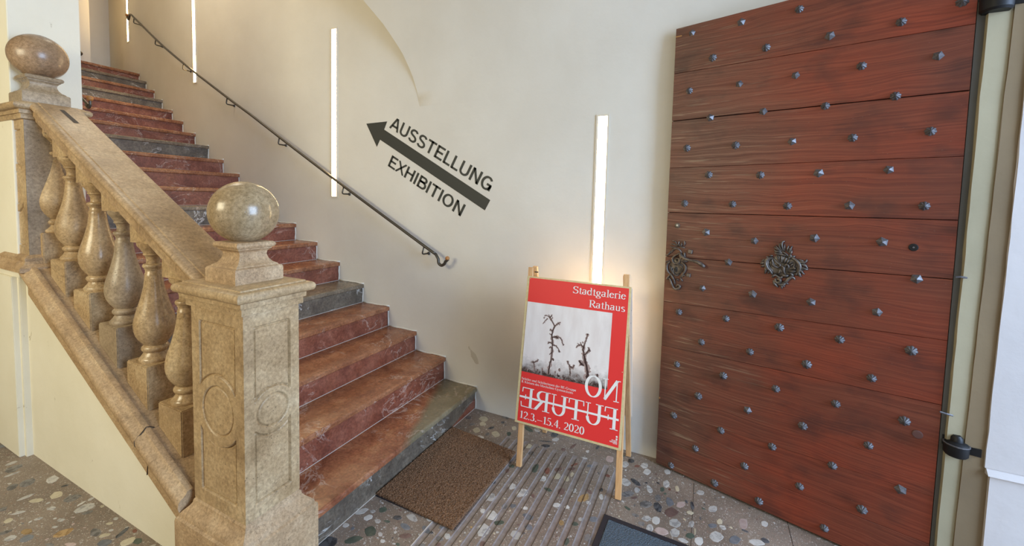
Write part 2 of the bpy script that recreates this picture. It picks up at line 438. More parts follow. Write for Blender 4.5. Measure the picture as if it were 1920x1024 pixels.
floor = finish('floor', bm, M['terrazzo']); tag(floor, kind='structure')
for f in floor.data.polygons: pass
def groove_bm(g):
    bm = bmesh.new(); b = .005
    P = [(g, 0), (g+b, -GD), (g+GW-.002, -GD), (g+GW, 0)]
    for (xa, za), (xb, zb) in zip(P, P[1:]): quad(bm, ((xa,GY0,za),(xb,GY0,zb),(xb,GY1-.05,zb),(xa,GY1-.05,za)))
    # fading end
    quad(bm, ((g,GY1-.05,0),(g+b,GY1-.05,-GD),(g+b,GY1,0),(g,GY1,0)))
    quad(bm, ((g+b,GY1-.05,-GD),(g+GW-.002,GY1-.05,-GD),(g+GW-.002,GY1,0),(g+b,GY1,0)))
    quad(bm, ((g+GW-.002,GY1-.05,-GD),(g+GW,GY1-.05,0),(g+GW,GY1,0),(g+GW-.002,GY1,0)))
    return bm
for i, g in enumerate(GX):
    o = finish('floor_groove', groove_bm(g), M['groove'], floor)
    if i == 0: tag(o, 'smooth grey groove sunk in the speckled floor')
    box('groove_line', g+GW-.0005, g+GW+.0016, GY0, GY1-.03, -.001, .0006, M['joint'], floor)
for x, y0, y1, w in ((.006, -.3, 2.52, .0022), (.444, 1.2, 2.43, .003)):
    box('slab_joint', x-w/2, x+w/2, y0, y1, -.002, .0007, M['joint'], floor)
box('divider_strip', -1.158-.0035, -1.158+.0005, GY0, 1.604, -.001, .0012, M['brass_strip'], floor)
# pebbles set flush in the terrazzo
PEBBLES = [(-0.354,2.562,0.023,0.0197,1.23,'k'),(-0.251,2.498,0.0343,0.0216,1.41,'w'),(-0.299,2.374,0.0403,0.0172,2.47,'k'),(-0.219,2.349,0.0335,0.0163,1.98,'l'),(-0.137,2.44,0.0357,0.018,1.5,'l'),(-0.153,2.381,0.0239,0.0118,1.52,'g'),(-0.116,2.399,0.0105,0.0077,1.42,'r'),(-0.078,2.426,0.0274,0.0119,1.69,'c'),(-0.136,2.351,0.0106,0.0071,1.03,'g'),(-0.169,2.299,0.0293,0.017,1.45,'d'),(-0.109,2.297,0.0359,0.0214,1.65,'b'),(-0.161,2.225,0.0365,0.0225,1.71,'k'),(-0.221,2.218,0.0364,0.0273,0.93,'d'),(-0.323,2.253,0.0402,0.0207,-2.4,'d'),(-0.283,2.24,0.0215,0.0103,0.84,'m'),(-0.054,2.303,0.0348,0.0178,1.04,'p'),(-0.093,2.221,0.0427,0.0301,1.06,'m'),(-0.027,2.34,0.0149,0.0072,1.9,'k'),(0.002,2.324,0.0365,0.0098,1.67,'k'),(-0.006,2.263,0.0185,0.0144,-2.68,'c'),(-0.305,2.143,0.0191,0.0101,2.77,'g'),(-0.205,2.117,0.0274,0.0178,0.8,'l'),(-0.16,2.126,0.034,0.0208,1.41,'w'),(-0.224,2.069,0.0185,0.0159,0.96,'d'),(-0.184,2.059,0.0282,0.0178,1.4,'l'),(-0.126,2.066,0.0328,0.0241,-2.78,'p'),(-0.073,2.15,0.0341,0.0278,0.9,'l'),(-0.069,2.085,0.0333,0.0218,1.23,'l'),(0.0,2.101,0.0257,0.0161,0.92,'g'),(-0.029,2.055,0.0239,0.0161,-3.12,'w'),(0.002,2.182,0.0254,0.0144,1.33,'l'),(-0.261,2.113,0.0208,0.0128,3.13,'d'),(0.039,2.453,0.024,0.0195,1.01,'l'),(0.101,2.348,0.0326,0.0212,0.99,'l'),(0.133,2.266,0.0231,0.0128,1.26,'c'),(0.098,2.219,0.0254,0.015,0.87,'b'),(0.145,2.231,0.017,0.0158,2.09,'l'),(0.24,2.308,0.0449,0.0224,1.44,'p'),(0.286,2.335,0.0421,0.0251,0.89,'d'),(0.337,2.357,0.0242,0.0152,1.27,'l'),(0.243,2.258,0.0156,0.0087,-3.13,'k'),(0.114,2.153,0.0416,0.0284,0.96,'l'),(0.194,2.172,0.0356,0.0226,1.05,'b'),(0.252,2.221,0.0473,0.0139,-2.61,'m'),(0.289,2.205,0.0393,0.0207,-2.63,'w'),(0.326,2.236,0.0186,0.0169,-2.76,'k'),(0.04,2.087,0.0323,0.0191,1.26,'w'),(0.021,2.141,0.0261,0.0051,1.58,'c'),(0.02,2.303,0.0225,0.0108,1.6,'w'),(0.057,2.326,0.0112,0.0065,2.89,'g'),(-0.313,2.525,0.0188,0.012,-2.38,'r'),(-0.272,2.552,0.0317,0.0215,1.29,'l'),(-0.35,2.343,0.0368,0.0292,1.98,'l'),(-0.281,2.308,0.0251,0.0149,1.51,'l'),(-0.385,2.509,0.0359,0.026,1.26,'l'),(-0.992,2.173,0.0191,0.0169,2.72,'g'),(-0.997,2.121,0.0226,0.0115,1.89,'m'),(-0.859,2.221,0.0474,0.0185,1.67,'g'),(-0.786,2.23,0.0311,0.0176,1.87,'r'),(-0.731,2.278,0.0279,0.0204,1.2,'m'),(-0.658,2.363,0.0267,0.0098,0.91,'r'),(-0.662,2.315,0.0237,0.0172,-2.44,'m'),(-0.62,2.453,0.0208,0.0088,-3.01,'w'),(-0.478,2.517,0.037,0.0254,1.61,'p'),(-0.353,2.562,0.0264,0.0187,1.28,'k'),(-0.884,2.461,0.0319,0.0165,-2.8,'k'),(-0.722,2.54,0.0411,0.0112,1.37,'m'),(-0.767,2.477,0.0192,0.0158,1.46,'m'),(-0.622,2.531,0.0156,0.0117,1.5,'l'),(-0.575,2.601,0.0248,0.0095,1.33,'k'),(-0.85,2.557,0.0282,0.0193,1.14,'w'),(-0.984,2.406,0.0261,0.0233,1.62,'c'),(-0.718,2.21,0.0278,0.0209,1.5,'c'),(-0.662,2.218,0.028,0.017,1.78,'c'),(-0.645,2.267,0.0231,0.0098,1.68,'c'),(-0.786,2.154,0.027,0.021,1.55,'l'),(-0.918,2.014,0.0259,0.0238,1.83,'l'),(-0.982,1.883,0.0332,0.0252,1.87,'l'),(-0.847,1.99,0.0403,0.0299,1.36,'l'),(-0.727,2.084,0.0263,0.0128,2.85,'g'),(-0.654,2.103,0.029,0.0208,1.72,'m'),(-0.781,1.998,0.0183,0.011,2.16,'m'),(-0.595,2.143,0.0191,0.0138,1.65,'l'),(-0.461,2.217,0.018,0.0124,1.55,'k'),(-0.448,2.162,0.0244,0.0115,1.82,'w'),(-0.516,2.173,0.0201,0.0126,2.52,'m'),(-0.532,2.112,0.0427,0.0274,1.24,'o'),(-0.645,1.992,0.0273,0.018,-2.55,'w'),(-0.592,2.005,0.0164,0.0139,-3.06,'w'),(-0.499,2.088,0.0152,0.0105,-2.45,'l'),(-0.847,1.883,0.017,0.0163,1.06,'b'),(-0.787,1.897,0.0189,0.0119,-2.93,'w'),(-0.888,1.862,0.0209,0.0154,1.53,'d'),(-0.916,1.774,0.0367,0.0313,2.12,'w'),(-0.971,1.778,0.0174,0.012,2.12,'w'),(-0.91,1.675,0.0433,0.0334,1.91,'l'),(-0.859,1.751,0.0275,0.0162,-2.67,'g'),(-0.72,1.79,0.0204,0.0193,2.55,'b'),(-0.584,1.89,0.0194,0.0136,1.64,'o'),(-0.522,1.915,0.0175,0.0154,-2.91,'g'),(-0.503,1.959,0.0148,0.0119,0.93,'l'),(-0.447,1.987,0.0249,0.0186,0.82,'b'),(-0.755,1.722,0.0307,0.0251,-2.95,'l'),(-0.729,1.714,0.0136,0.0121,1.81,'w'),(-0.525,1.794,0.0238,0.0117,1.61,'g'),(-0.443,1.861,0.026,0.0185,1.59,'d'),(-0.873,1.603,0.0198,0.0122,1.88,'m'),(-0.969,1.662,0.0079,0.0062,2.23,'o'),(-0.408,1.851,0.0308,0.0179,-2.55,'b'),(-1.43,1.551,0.0219,0.0204,-3.07,'g'),(-1.466,1.519,0.0153,0.0128,-2.91,'l'),(-1.516,1.494,0.0338,0.0189,1.06,'w'),(-1.458,1.479,0.0211,0.0204,-2.65,'w'),(-1.349,1.589,0.0112,0.0063,2.82,'m'),(-1.329,1.544,0.024,0.0162,-2.89,'k'),(-1.265,1.578,0.0391,0.0191,2.92,'l'),(-1.18,1.605,0.016,0.0099,3.11,'w'),(-1.399,1.482,0.0175,0.0131,2.9,'l'),(-1.358,1.503,0.0204,0.007,-2.93,'g'),(-1.386,1.42,0.0382,0.0258,2.65,'g'),(-1.519,1.393,0.0168,0.0152,2.97,'w'),(-1.474,1.393,0.0123,0.0093,1.94,'b'),(-1.256,1.519,0.033,0.0165,2.96,'b'),(-1.331,1.427,0.0154,0.0102,2.79,'w'),(-1.221,1.474,0.0315,0.0162,-2.6,'m'),(-1.42,1.345,0.0427,0.0214,0.86,'g'),(-1.294,1.402,0.0135,0.0102,2.95,'w'),(-1.237,1.415,0.0088,0.0047,-2.77,'w'),(-1.219,1.421,0.0107,0.0083,2.89,'g'),(-1.51,1.285,0.0476,0.0357,-2.98,'k'),(-1.158,1.552,0.031,0.0162,2.85,'b'),(-1.121,1.546,0.0109,0.0091,2.77,'k'),(-1.042,1.563,0.02,0.0144,2.72,'w'),(-1.067,1.536,0.0224,0.0149,3.0,'d'),(-1.052,1.506,0.0144,0.0124,2.91,'m'),(-1.123,1.467,0.0237,0.0085,-2.7,'d'),(-1.099,1.592,0.0109,0.0073,-2.79,'b'),(-3.513,0.83,0.0438,0.0318,2.7,'d'),(-3.275,0.822,0.0416,0.0294,2.84,'d'),(-3.297,0.771,0.0385,0.022,2.85,'d'),(-3.197,0.891,0.0412,0.0265,3.02,'l'),(-3.068,0.901,0.016,0.0098,0.89,'k'),(-3.126,0.772,0.0341,0.0144,1.51,'l'),(-3.044,0.791,0.0344,0.0168,-2.72,'c'),(-3.011,0.853,0.0357,0.0251,3.01,'c'),(-2.911,0.881,0.0373,0.0305,-2.92,'d'),(-3.594,0.842,0.0251,0.018,1.69,'l'),(-3.447,0.808,0.0302,0.0135,1.51,'l'),(-2.764,0.88,0.0406,0.0363,-2.62,'l'),(-2.711,0.871,0.0229,0.0134,-2.36,'d'),(-2.818,0.883,0.0208,0.0084,1.88,'l'),(-2.817,0.919,0.0137,0.0114,2.01,'l'),(-2.701,0.922,0.0132,0.0082,2.73,'c'),(-2.969,0.81,0.0097,0.008,-3.13,'l'),(-3.003,0.719,0.0268,0.0121,0.93,'l'),(-2.971,0.678,0.022,0.0143,3.1,'c'),(-3.104,0.692,0.0221,0.0149,3.07,'d'),(-2.864,0.746,0.0179,0.01,0.8,'l'),(-2.903,0.802,0.0202,0.0138,-2.9,'l'),(-2.758,0.792,0.0214,0.0118,-2.83,'l'),(-2.541,0.914,0.0142,0.0098,3.07,'l'),(-2.526,0.887,0.0172,0.0094,-2.72,'c'),(-2.725,0.761,0.014,0.0076,-2.91,'l'),(-2.801,0.692,0.031,0.015,-2.95,'o'),(-2.812,0.645,0.0246,0.0169,-2.96,'l'),(-2.745,0.677,0.028,0.0239,-2.98,'b'),(-2.643,0.766,0.0368,0.0258,-2.38,'o'),(-2.518,0.833,0.0374,0.0183,3.11,'d'),(-2.457,0.844,0.0216,0.0129,-2.49,'c'),(-2.469,0.871,0.0113,0.0076,-2.84,'w'),(-2.406,0.887,0.035,0.0128,2.02,'k'),(-2.405,0.823,0.0326,0.0193,-2.84,'b'),(-2.321,0.874,0.0287,0.0263,3.13,'c'),(-2.285,0.896,0.0247,0.0155,3.06,'g'),(-2.528,0.752,0.0323,0.0091,-2.77,'p'),(-2.607,0.71,0.0241,0.0076,-2.81,'d'),(-2.882,0.643,0.0291,0.0138,1.07,'d'),(-2.518,0.719,0.0403,0.0129,-2.49,'g'),(-2.368,0.919,0.015,0.0089,2.93,'r'),(-2.425,0.91,0.0073,0.0059,2.25,'w'),(-1.407,2.557,0.0409,0.0316,2.56,'c'),(-1.378,2.409,0.038,0.0247,2.07,'c'),(-1.236,2.427,0.0376,0.0293,2.32,'c'),(-1.301,2.479,0.0276,0.0159,1.1,'k'),(-1.158,2.472,0.0267,0.017,2.0,'g'),(-1.514,2.521,0.0245,0.0227,-3.06,'d'),(-1.154,2.551,0.028,0.0194,1.96,'c'),(-1.286,2.4,0.0199,0.0169,2.12,'d'),(-1.059,2.588,0.0476,0.0198,2.67,'g'),(-1.004,2.607,0.0277,0.022,2.64,'l'),(-0.877,2.607,0.0343,0.0276,1.62,'k'),(-0.849,2.558,0.0233,0.0196,1.48,'w'),(-0.904,2.507,0.0457,0.0063,-2.81,'k'),(-0.936,2.539,0.0344,0.0095,-3.13,'d'),(-1.261,2.581,0.0147,0.0139,1.87,'k'),(-1.379,2.498,0.029,0.0255,2.18,'c'),(-1.273,2.65,0.0331,0.0165,2.87,'d')]
taken = []
def peb_poly(x, y, a, b, t, k=9):
    r = random.Random(int(x*9173+y*577))
    pts = []
    for i in range(k):
        q = 2*PI*i/k + r.uniform(-.2, .2); s = r.uniform(.84, 1.1)
        pts.append((x+s*a*math.cos(q)*math.cos(t)-s*b*math.sin(q)*math.sin(t), y+s*a*math.cos(q)*math.sin(t)+s*b*math.sin(q)*math.cos(t)))
    return pts
def clip(pts, xa, xb):
    for sgn, lim in ((1, xa), (-1, xb)):
        out = []
        for i in range(len(pts)):
            p, q2 = pts[i-1], pts[i]
            dp, dq = sgn*(p[0]-lim), sgn*(q2[0]-lim)
            if (dp >= 0) != (dq >= 0):
                s = dp/(dp-dq); out.append((p[0]+s*(q2[0]-p[0]), p[1]+s*(q2[1]-p[1])))
            if dq >= 0: out.append(q2)
        pts = out
        if len(pts) < 3: return []
    return pts
def peb_into(bm, x, y, a, b, t, k=9, h=.0009):
    pts = peb_poly(x, y, a, b, t, k)
    if x+a < GX[0] or x-a > xe or y > GY1:
        parts = [(pts, 0)]
    else:
        parts = []; e = [-99]
        for g in GX: e += [g, g+GW]
        e.append(99)
        for i in range(len(e)-1):
            inside = i % 2 == 1
            c = clip(pts, e[i]+(.0045 if inside else 0.0017), e[i+1]-(.0025 if inside else 0.0))
            if c: parts.append((c, -GD+.0001 if inside else 0))
    for c, z in parts:
        cx = sum(p[0] for p in c)/len(c); cy = sum(p[1] for p in c)/len(c)
        o = [bm.verts.new((p[0], p[1], z+.0001)) for p in c]
        i_ = [bm.verts.new((cx+.9*(p[0]-cx), cy+.9*(p[1]-cy), z+h)) for p in c]
        n = len(c)
        for j in range(n): bm.faces.new((o[j], o[(j+1) % n], i_[(j+1) % n], i_[j]))
        bm.faces.new(i_)
PEBNAME = {'k': 'black', 'w': 'white', 'g': 'green'}
def add_pebble(x, y, a, b, t, c):
    bm = bmesh.new(); peb_into(bm, x, y, a, b, t)
    me = bpy.data.meshes.new('pebble'); bm.to_mesh(me); bm.free(); me.materials.append(PEB[c])
    add_obj('pebble', me, None, floor); taken.append((x, y, a))
for p in PEBBLES:
    if all((p[0]-u)**2+(p[1]-v)**2 > (.62*(p[2]+w))**2 for u, v, w in taken): add_pebble(*p)
rp = random.Random(5)
KEYS = 'kddggbbwwlllmmrccpo'
def free(x, y, a, pad=.004): return all((x-u)**2+(y-v)**2 > (a*.8+w+pad)**2 for u, v, w in taken)
zones = [(-4.6, -1.9, -.3, .9), (-1.53, 1.05, .9, 2.62), (-1.5, .2, 1.2, 2.6)]
cnt = len(taken); tries = 0
while cnt < 298 and tries < 9000:
    tries += 1; z = zones[tries % 3]; x = rp.uniform(z[0], z[1]); y = rp.uniform(z[2], z[3]); a = rp.uniform(.014, .036)
    if not free(x, y, a, .012) or (x < -1.9 and y > .9): continue
    add_pebble(x, y, a, a*rp.uniform(.5, .9), rp.uniform(0, 3.1), rp.choice(KEYS)); cnt += 1
chips = {}
for i in range(3600):
    z = zones[i % 3]; x = rp.uniform(z[0]-.6*(i % 3 == 0), z[1]); y = rp.uniform(z[2], z[3]); a = .0025+.0075*rp.random()**2.2
    if not free(x, y, a, .0): continue
    c = rp.choice('kwwlldmcp'); 
    if c not in chips: chips[c] = bmesh.new()
    g = (x-GX[0]) % .0662
    if GX[0] < x < xe and (g < GW+.006 or g > .0662-a): continue
    peb_into(chips[c], x, y, a, a*rp.uniform(.5, .9), rp.uniform(0, 3.1), 6, .0006)
for c, bm in chips.items():
    me = bpy.data.meshes.new('stone_chips'); bm.to_mesh(me); bm.free(); me.materials.append(PEB[c])
    tag(add_obj('stone_chips', me, None, floor), 'tiny stone chips scattered in the terrazzo', kind='stuff')

# back wall, gently curving away up the stair, with the vault cell that starts over the sign
def wall_strip(name, pts, z0, z1, mat, thick=.25, ny=1):
    bm = bmesh.new(); n = len(pts)
    a = [bm.verts.new((x, y, z0)) for x, y in pts]; b = [bm.verts.new((x, y, z1)) for x, y in pts]
    a2 = [bm.verts.new((x, y+thick*ny, z0)) for x, y in pts]; b2 = [bm.verts.new((x, y+thick*ny, z1)) for x, y in pts]
    for i in range(n-1):
        bm.faces.new((a[i], a[i+1], b[i+1], b[i])); bm.faces.new((a2[i+1], a2[i], b2[i], b2[i+1]))
        bm.faces.new((b[i], b[i+1], b2[i+1], b2[i]))
    bm.faces.new((a[0], b[0], b2[0], a2[0])); bm.faces.new((a[-1], a2[-1], b2[-1], b[-1]))
    return finish(name, bm, mat, None, True, 30)
wp = [(x, y) for x, y in zip(WX, WY)] + [(1.3, 2.66)]
wall_back = tag(wall_strip('wall_back', wp, -.05, CEIL, M['wall']), kind='structure')
# vault cell: bulges out of the wall to the right of the groin line
GR = [(-2.10, 2.33), (-2.128, 2.464), (-2.167, 2.585), (-2.249, 2.762), (-2.389, 2.971), (-2.609, 3.235), (-2.95, 3.55), (-3.4, 3.86)]
bm = bmesh.new(); rows = []
NZ, NXX = 26, 22
for i in range(NZ+1):
    z = 2.33+(3.86-2.33)*i/NZ
    gx = interp(z, [p[1] for p in GR], [p[0] for p in GR])
    h = z-2.33; R_ = 2.6
    dy = .012*(min(1, h/.5))**2+.0003 + R_-math.sqrt(max(.01, R_*R_-h*h))
    row = []
    for j in range(NXX+1):
        s = j/NXX; x = gx+(1.3-gx)*s
        row.append(bm.verts.new((x, 2.66-dy*(1 - .0*s), z)))
    row.insert(0, bm.verts.new((gx-.004, 2.6605, z)))
    rows.append(row)
for a, b in zip(rows, rows[1:]):
    for j in range(len(a)-1): bm.faces.new((a[j], a[j+1], b[j+1], b[j]))
vault = finish('ceiling_vault', bm, M['wall'], None, True, 35); tag(vault, kind='structure')
# wall blemish: chipped plaster patch
bm = bmesh.new(); r = random.Random(3)
for (cx, cz, a, b, t, k) in ((-1.553, .40, .065, .022, -1.0, 14), (-1.60, .462, .016, .007, -1.2, 8)):
    c = bm.verts.new((cx, 2.6585, cz)); ring = []
    for i in range(k):
        q = 2*PI*i/k; s = r.uniform(.8, 1.15)
        ring.append(bm.verts.new((cx+s*(a*math.cos(q)*math.cos(t)-b*math.sin(q)*math.sin(t)), 2.6598, cz+s*(a*math.cos(q)*math.sin(t)+b*math.sin(q)*math.cos(t)))))
    for i in range(k): bm.faces.new((c, ring[i], ring[(i+1) % k]))
attach(finish('chipped_plaster', bm, flat('bare_plaster', (192, 185, 170), .9), None), wall_back)
# mortar fillets where the steps meet the wall are added with the stair

# left wall ending above the balustrade pier, with its lower pilaster
bm = bmesh.new(); bx(bm, -9.5, -3.6, .905, 1.204, 0, CEIL)
bmesh.ops.bevel(bm, geom=[e for e in bm.edges if abs(e.verts[0].co.x+3.6) < 1e-4 and abs(e.verts[1].co.x+3.6) < 1e-4 and abs(e.verts[0].co.z-e.verts[1].co.z) > 1], offset=.003, segments=2, affect='EDGES')
wall_left = tag(finish('wall_left', bm, M['wall_left']), kind='structure')
attach(box('plaster_return', -3.9, -3.546, .892, 1.0, 1.086, 2.035, M['wall_left'], None, .006), wall_left)
bm = bmesh.new(); bx(bm, -9.5, -3.628, .882, .95, 0, 1.088)
bmesh.ops.bevel(bm, geom=bm.edges[:], offset=.003, segments=2, affect='EDGES')
attach(finish('wall_base_pilaster', bm, M['wall_left'], None), wall_left)
# hall and landing shells
def sbox(name, *a, mat='wall'):
    return tag(box(name, *a, M[mat]), kind='structure')
sbox('wall_far_left', -9.6, -9.3, -2.6, 1.0, 0, CEIL, mat='wall_left')
sbox('wall_front', -9.6, .2, -2.75, -2.55, 0, CEIL)
sbox('ceiling', -9.6, 1.4, -2.75, 3.4, CEIL, CEIL+.1)
bm = bmesh.new(); bx(bm, -8.75, -8.3, 2.3, 3.4, 2.9, CEIL)
tag(finish('wall_landing', bm, M['wall'], None), kind='structure')
bm = bmesh.new(); bx(bm, -8.6, -7.62, 1.204, 2.648, 2.9, CEIL)
bmesh.ops.bevel(bm, geom=bm.edges[:], offset=.01, segments=2, affect='EDGES')
tag(finish('wall_upper_flight', bm, M['wall'], None), kind='structure')
# right side: reveals of the street portal, leaning a little with age
def lean_box(name, xb, xt, x1, y0, y1, z0, z1, mat, parent=None, rough=False):
    bm = bmesh.new(); v = bx(bm, xb, x1, y0, y1, z0, z1)
    for i in (4, 7): v[i].co.x = xt
    if rough:
        es = [e for e in bm.edges if abs(e.verts[0].co.z-e.verts[1].co.z) > 1 and e.verts[0].co.x < x1-.001 and abs(e.verts[0].co.y-y0) < 1e-5]
        bmesh.ops.subdivide_edges(bm, edges=es, cuts=46)
        rr = random.Random(4)
        for w in bm.verts:
            if abs(w.co.y-y0) < 1e-5 and w.co.x < x1-.001: w.co.x += rr.uniform(-.0016, .0016)+.0008*math.sin(w.co.z*5)
        bmesh.ops.triangulate(bm, faces=[f for f in bm.faces if len(f.verts) > 4])
    return finish(name, bm, M[mat], parent)
wr = lean_box('wall_right', .932, .957, 1.6, 2.256, 2.66, 0, 4.2, 'jamb_cream', rough=True); tag(wr, kind='structure')
attach(lean_box('wall_shade_strip', .9215, .9215, 1.1, 2.2745, 2.60, 0, 4.2, 'jamb_shade'), wr)  # strip whose grey colour stands in for the shadow at the door edge
o = lean_box('trim_1', .978, 1.041, 1.5, 2.250, 2.262, 0, 4.2, 'jamb_brown', rough=True); tag(o, kind='structure')
o = lean_box('wall_portal', 1.048, 1.075, 3.0, 2.242, 2.30, .585, 4.2, 'wall_outer', rough=True); tag(o, kind='structure')
bm = bmesh.new(); v = bx(bm, 1.062, 3.0, 2.238, 2.30, 0, .56)
attach(finish('wall_plinth', bm, M['wall_outer'], None), o)
bm = bmesh.new(); v = bx(bm, 1.052, 3.0, 2.226, 2.30, .56, .586); v[4].co.y += .02; v[5].co.y += .02
attach(finish('plinth_ledge', bm, M['wall_outer'], None), o)
sbox('wall_portal_near', .95, 2.6, -2.75, -.35, 0, CEIL)  # unseen; lengthened outwards to keep sky light off the outer wall
sbox('wall_portal_head', .95, 1.6, -.35, 2.3, 3.3, CEIL)

# ================================================================== STAIRCASE
TRD = .2903
NZs = {1:.170,2:.351,3:.511,4:.678,5:.841,6:1.008,7:1.172,8:1.330,9:1.490,10:1.650,11:1.811,12:1.963,13:2.125,14:2.275,15:2.433,16:2.587,17:2.742,18:2.897,19:3.051,20:3.198}
stair = empty('staircase', (-1.523, 1.9, 0), 'twenty red and grey marble steps rising left along the white wall', 'staircase')
def nosing_tread(x_front, x_back, y0, y1, ztop, th=.036, nm='tread', mat='red_tread'):
    bm = bmesh.new(); r = .012
    P = [(x_back, ztop), (x_front-r, ztop)]
    for i in range(1, 5):
        a = PI/2*i/4; P.append((x_front-r+r*math.sin(a), ztop-r+r*math.cos(a)))
    P += [(x_front-.001, ztop-th+.006), (x_front-.007, ztop-th), (x_back, ztop-th)]
    A = [bm.verts.new((x, y0, z)) for x, z in P]; Bv = [bm.verts.new((x, y1, z)) for x, z in P]; n = len(P)
    for i in range(n): bm.faces.new((A[i], A[(i+1) % n], Bv[(i+1) % n], Bv[i]))
    bm.faces.new(A[::-1]); bm.faces.new(Bv)
    return finish(nm, bm, M[mat], None, True, 40)
GREY = {5, 9, 13, 17, 19}
for k in range(1, 21):
    xn = -1.523-TRD*(k-1); z = NZs[k]; zl = NZs[k-1] if k > 1 else 0
    yl = 1.12 if xn > -3.75 else 1.204
    y1 = wally(xn)
    depth = TRD+.03 if k < 20 else 1.1
    tm = 'mix_tread' if k == 1 else ('grey_tread' if k in GREY else 'red_tread')
    rm = 'mix_riser' if k == 1 else ('grey_riser' if k in GREY else 'red_riser')
    t = attach(nosing_tread(xn, xn-depth, yl, y1, z, mat=tm), stair)
    r_ = attach(box('riser', xn-.30 if k < 20 else xn-1.1, xn-.018, yl, y1, zl-(.002 if k > 1 else 0), z-.036, M[rm]), stair)
    if k == 1:
        t['label'] = 'red marble tread with a grey-green end at the wall'; r_['label'] = 'grey marble riser with a red end at the wall'
    elif k in GREY:
        r_['label'] = 'dark grey marble riser'; t['label'] = 'grey brown marble tread'
    # mortar joint along foot of riser
    attach(box('joint', xn-.018, xn-.0155, yl, y1, zl-.001, zl+.0022, M['brass_strip']), stair)
    # lumpy plaster fillet against the wall
    bm = bmesh.new(); rr = random.Random(k)
    tube(bm, [(xn-TRD+.0+i*(TRD+.0)/7, wally(xn-TRD+i*TRD/7)-.001, z+.004+rr.uniform(-.003, .003)) for i in range(8)], [.006+rr.uniform(-.002, .002) for _ in range(8)], 6)
    tube(bm, [(xn-.012+rr.uniform(-.003, .003), y1-.001, zl+i*(z-zl-.03)/5) for i in range(6)], [.005+rr.uniform(-.0015, .0015) for _ in range(6)], 6)
    attach(finish('plaster_fillet', bm, M['wall'], None, True), stair)
box_l = sbox('landing', -8.6, -8.1, 1.2, 3.2, 3.0, 3.198, mat='wall')

# ================================================================== BALUSTRADE
S_ = .52
bal = empty('balustrade', (-1.655, 1.01, 0), 'tan limestone balustrade with two ball-topped posts beside the stair', 'balustrade')
Y0, Y1 = .90, 1.123
X0, X1 = -1.819, -1.49
def sm(e0, e1, x):
    t = max(0, min(1, (x-e0)/(e1-e0))); return t*t*(3-2*t)
def panel_depth(u, v, W, H, R, pw):
    """carving of one post face: sunk panels around a circle"""
    du = u-W/2; dv = v-H/2; rr = math.hypot(du, dv); e = .002
    Ro = R*1.42
    inp = sm(-e, e, pw-abs(du))*sm(-e, e, (H/2-.055)-abs(dv))*sm(-e, e, rr-Ro)
    # round field
    inc = sm(-e, e, R-rr)
    ring = math.exp(-((rr-Ro+.004)/.005)**2)*.0035*(1 if abs(du) < pw+.01 else 0)
    ins = sm(-e, e, pw-.006-abs(du))*sm(-e, e, (H/2-.061)-abs(dv))*sm(-e, e, rr-Ro-.006)
    cgr = math.exp(-((rr-R+.003)/.0028)**2)
    return -.004*inp - .007*max(0, inp-ins) - .002*inc - .007*cgr
def carved(name, p0, du, dn, W, H, R, pw, mat, parent, stepu=.0026, stepv=.0030):
    nu = max(2, int(W/stepu)); nv = int(H/stepv); bm = bmesh.new(); g = []
    for j in range(nv+1):
        row = []
        for i in range(nu+1):
            u = W*i/nu; v = H*j/nv; d = panel_depth(u, v, W, H, R, pw)
            p = Vector(p0)+Vector(du)*u+Vector((0, 0, v))+Vector(dn)*d
            row.append(bm.verts.new(p))
        g.append(row)
    for j in range(nv):
        for i in range(nu): bm.faces.new((g[j][i], g[j][i+1], g[j+1][i+1], g[j+1][i]))
    o = finish(name, bm, mat, None, True, 50); return attach(o, parent)
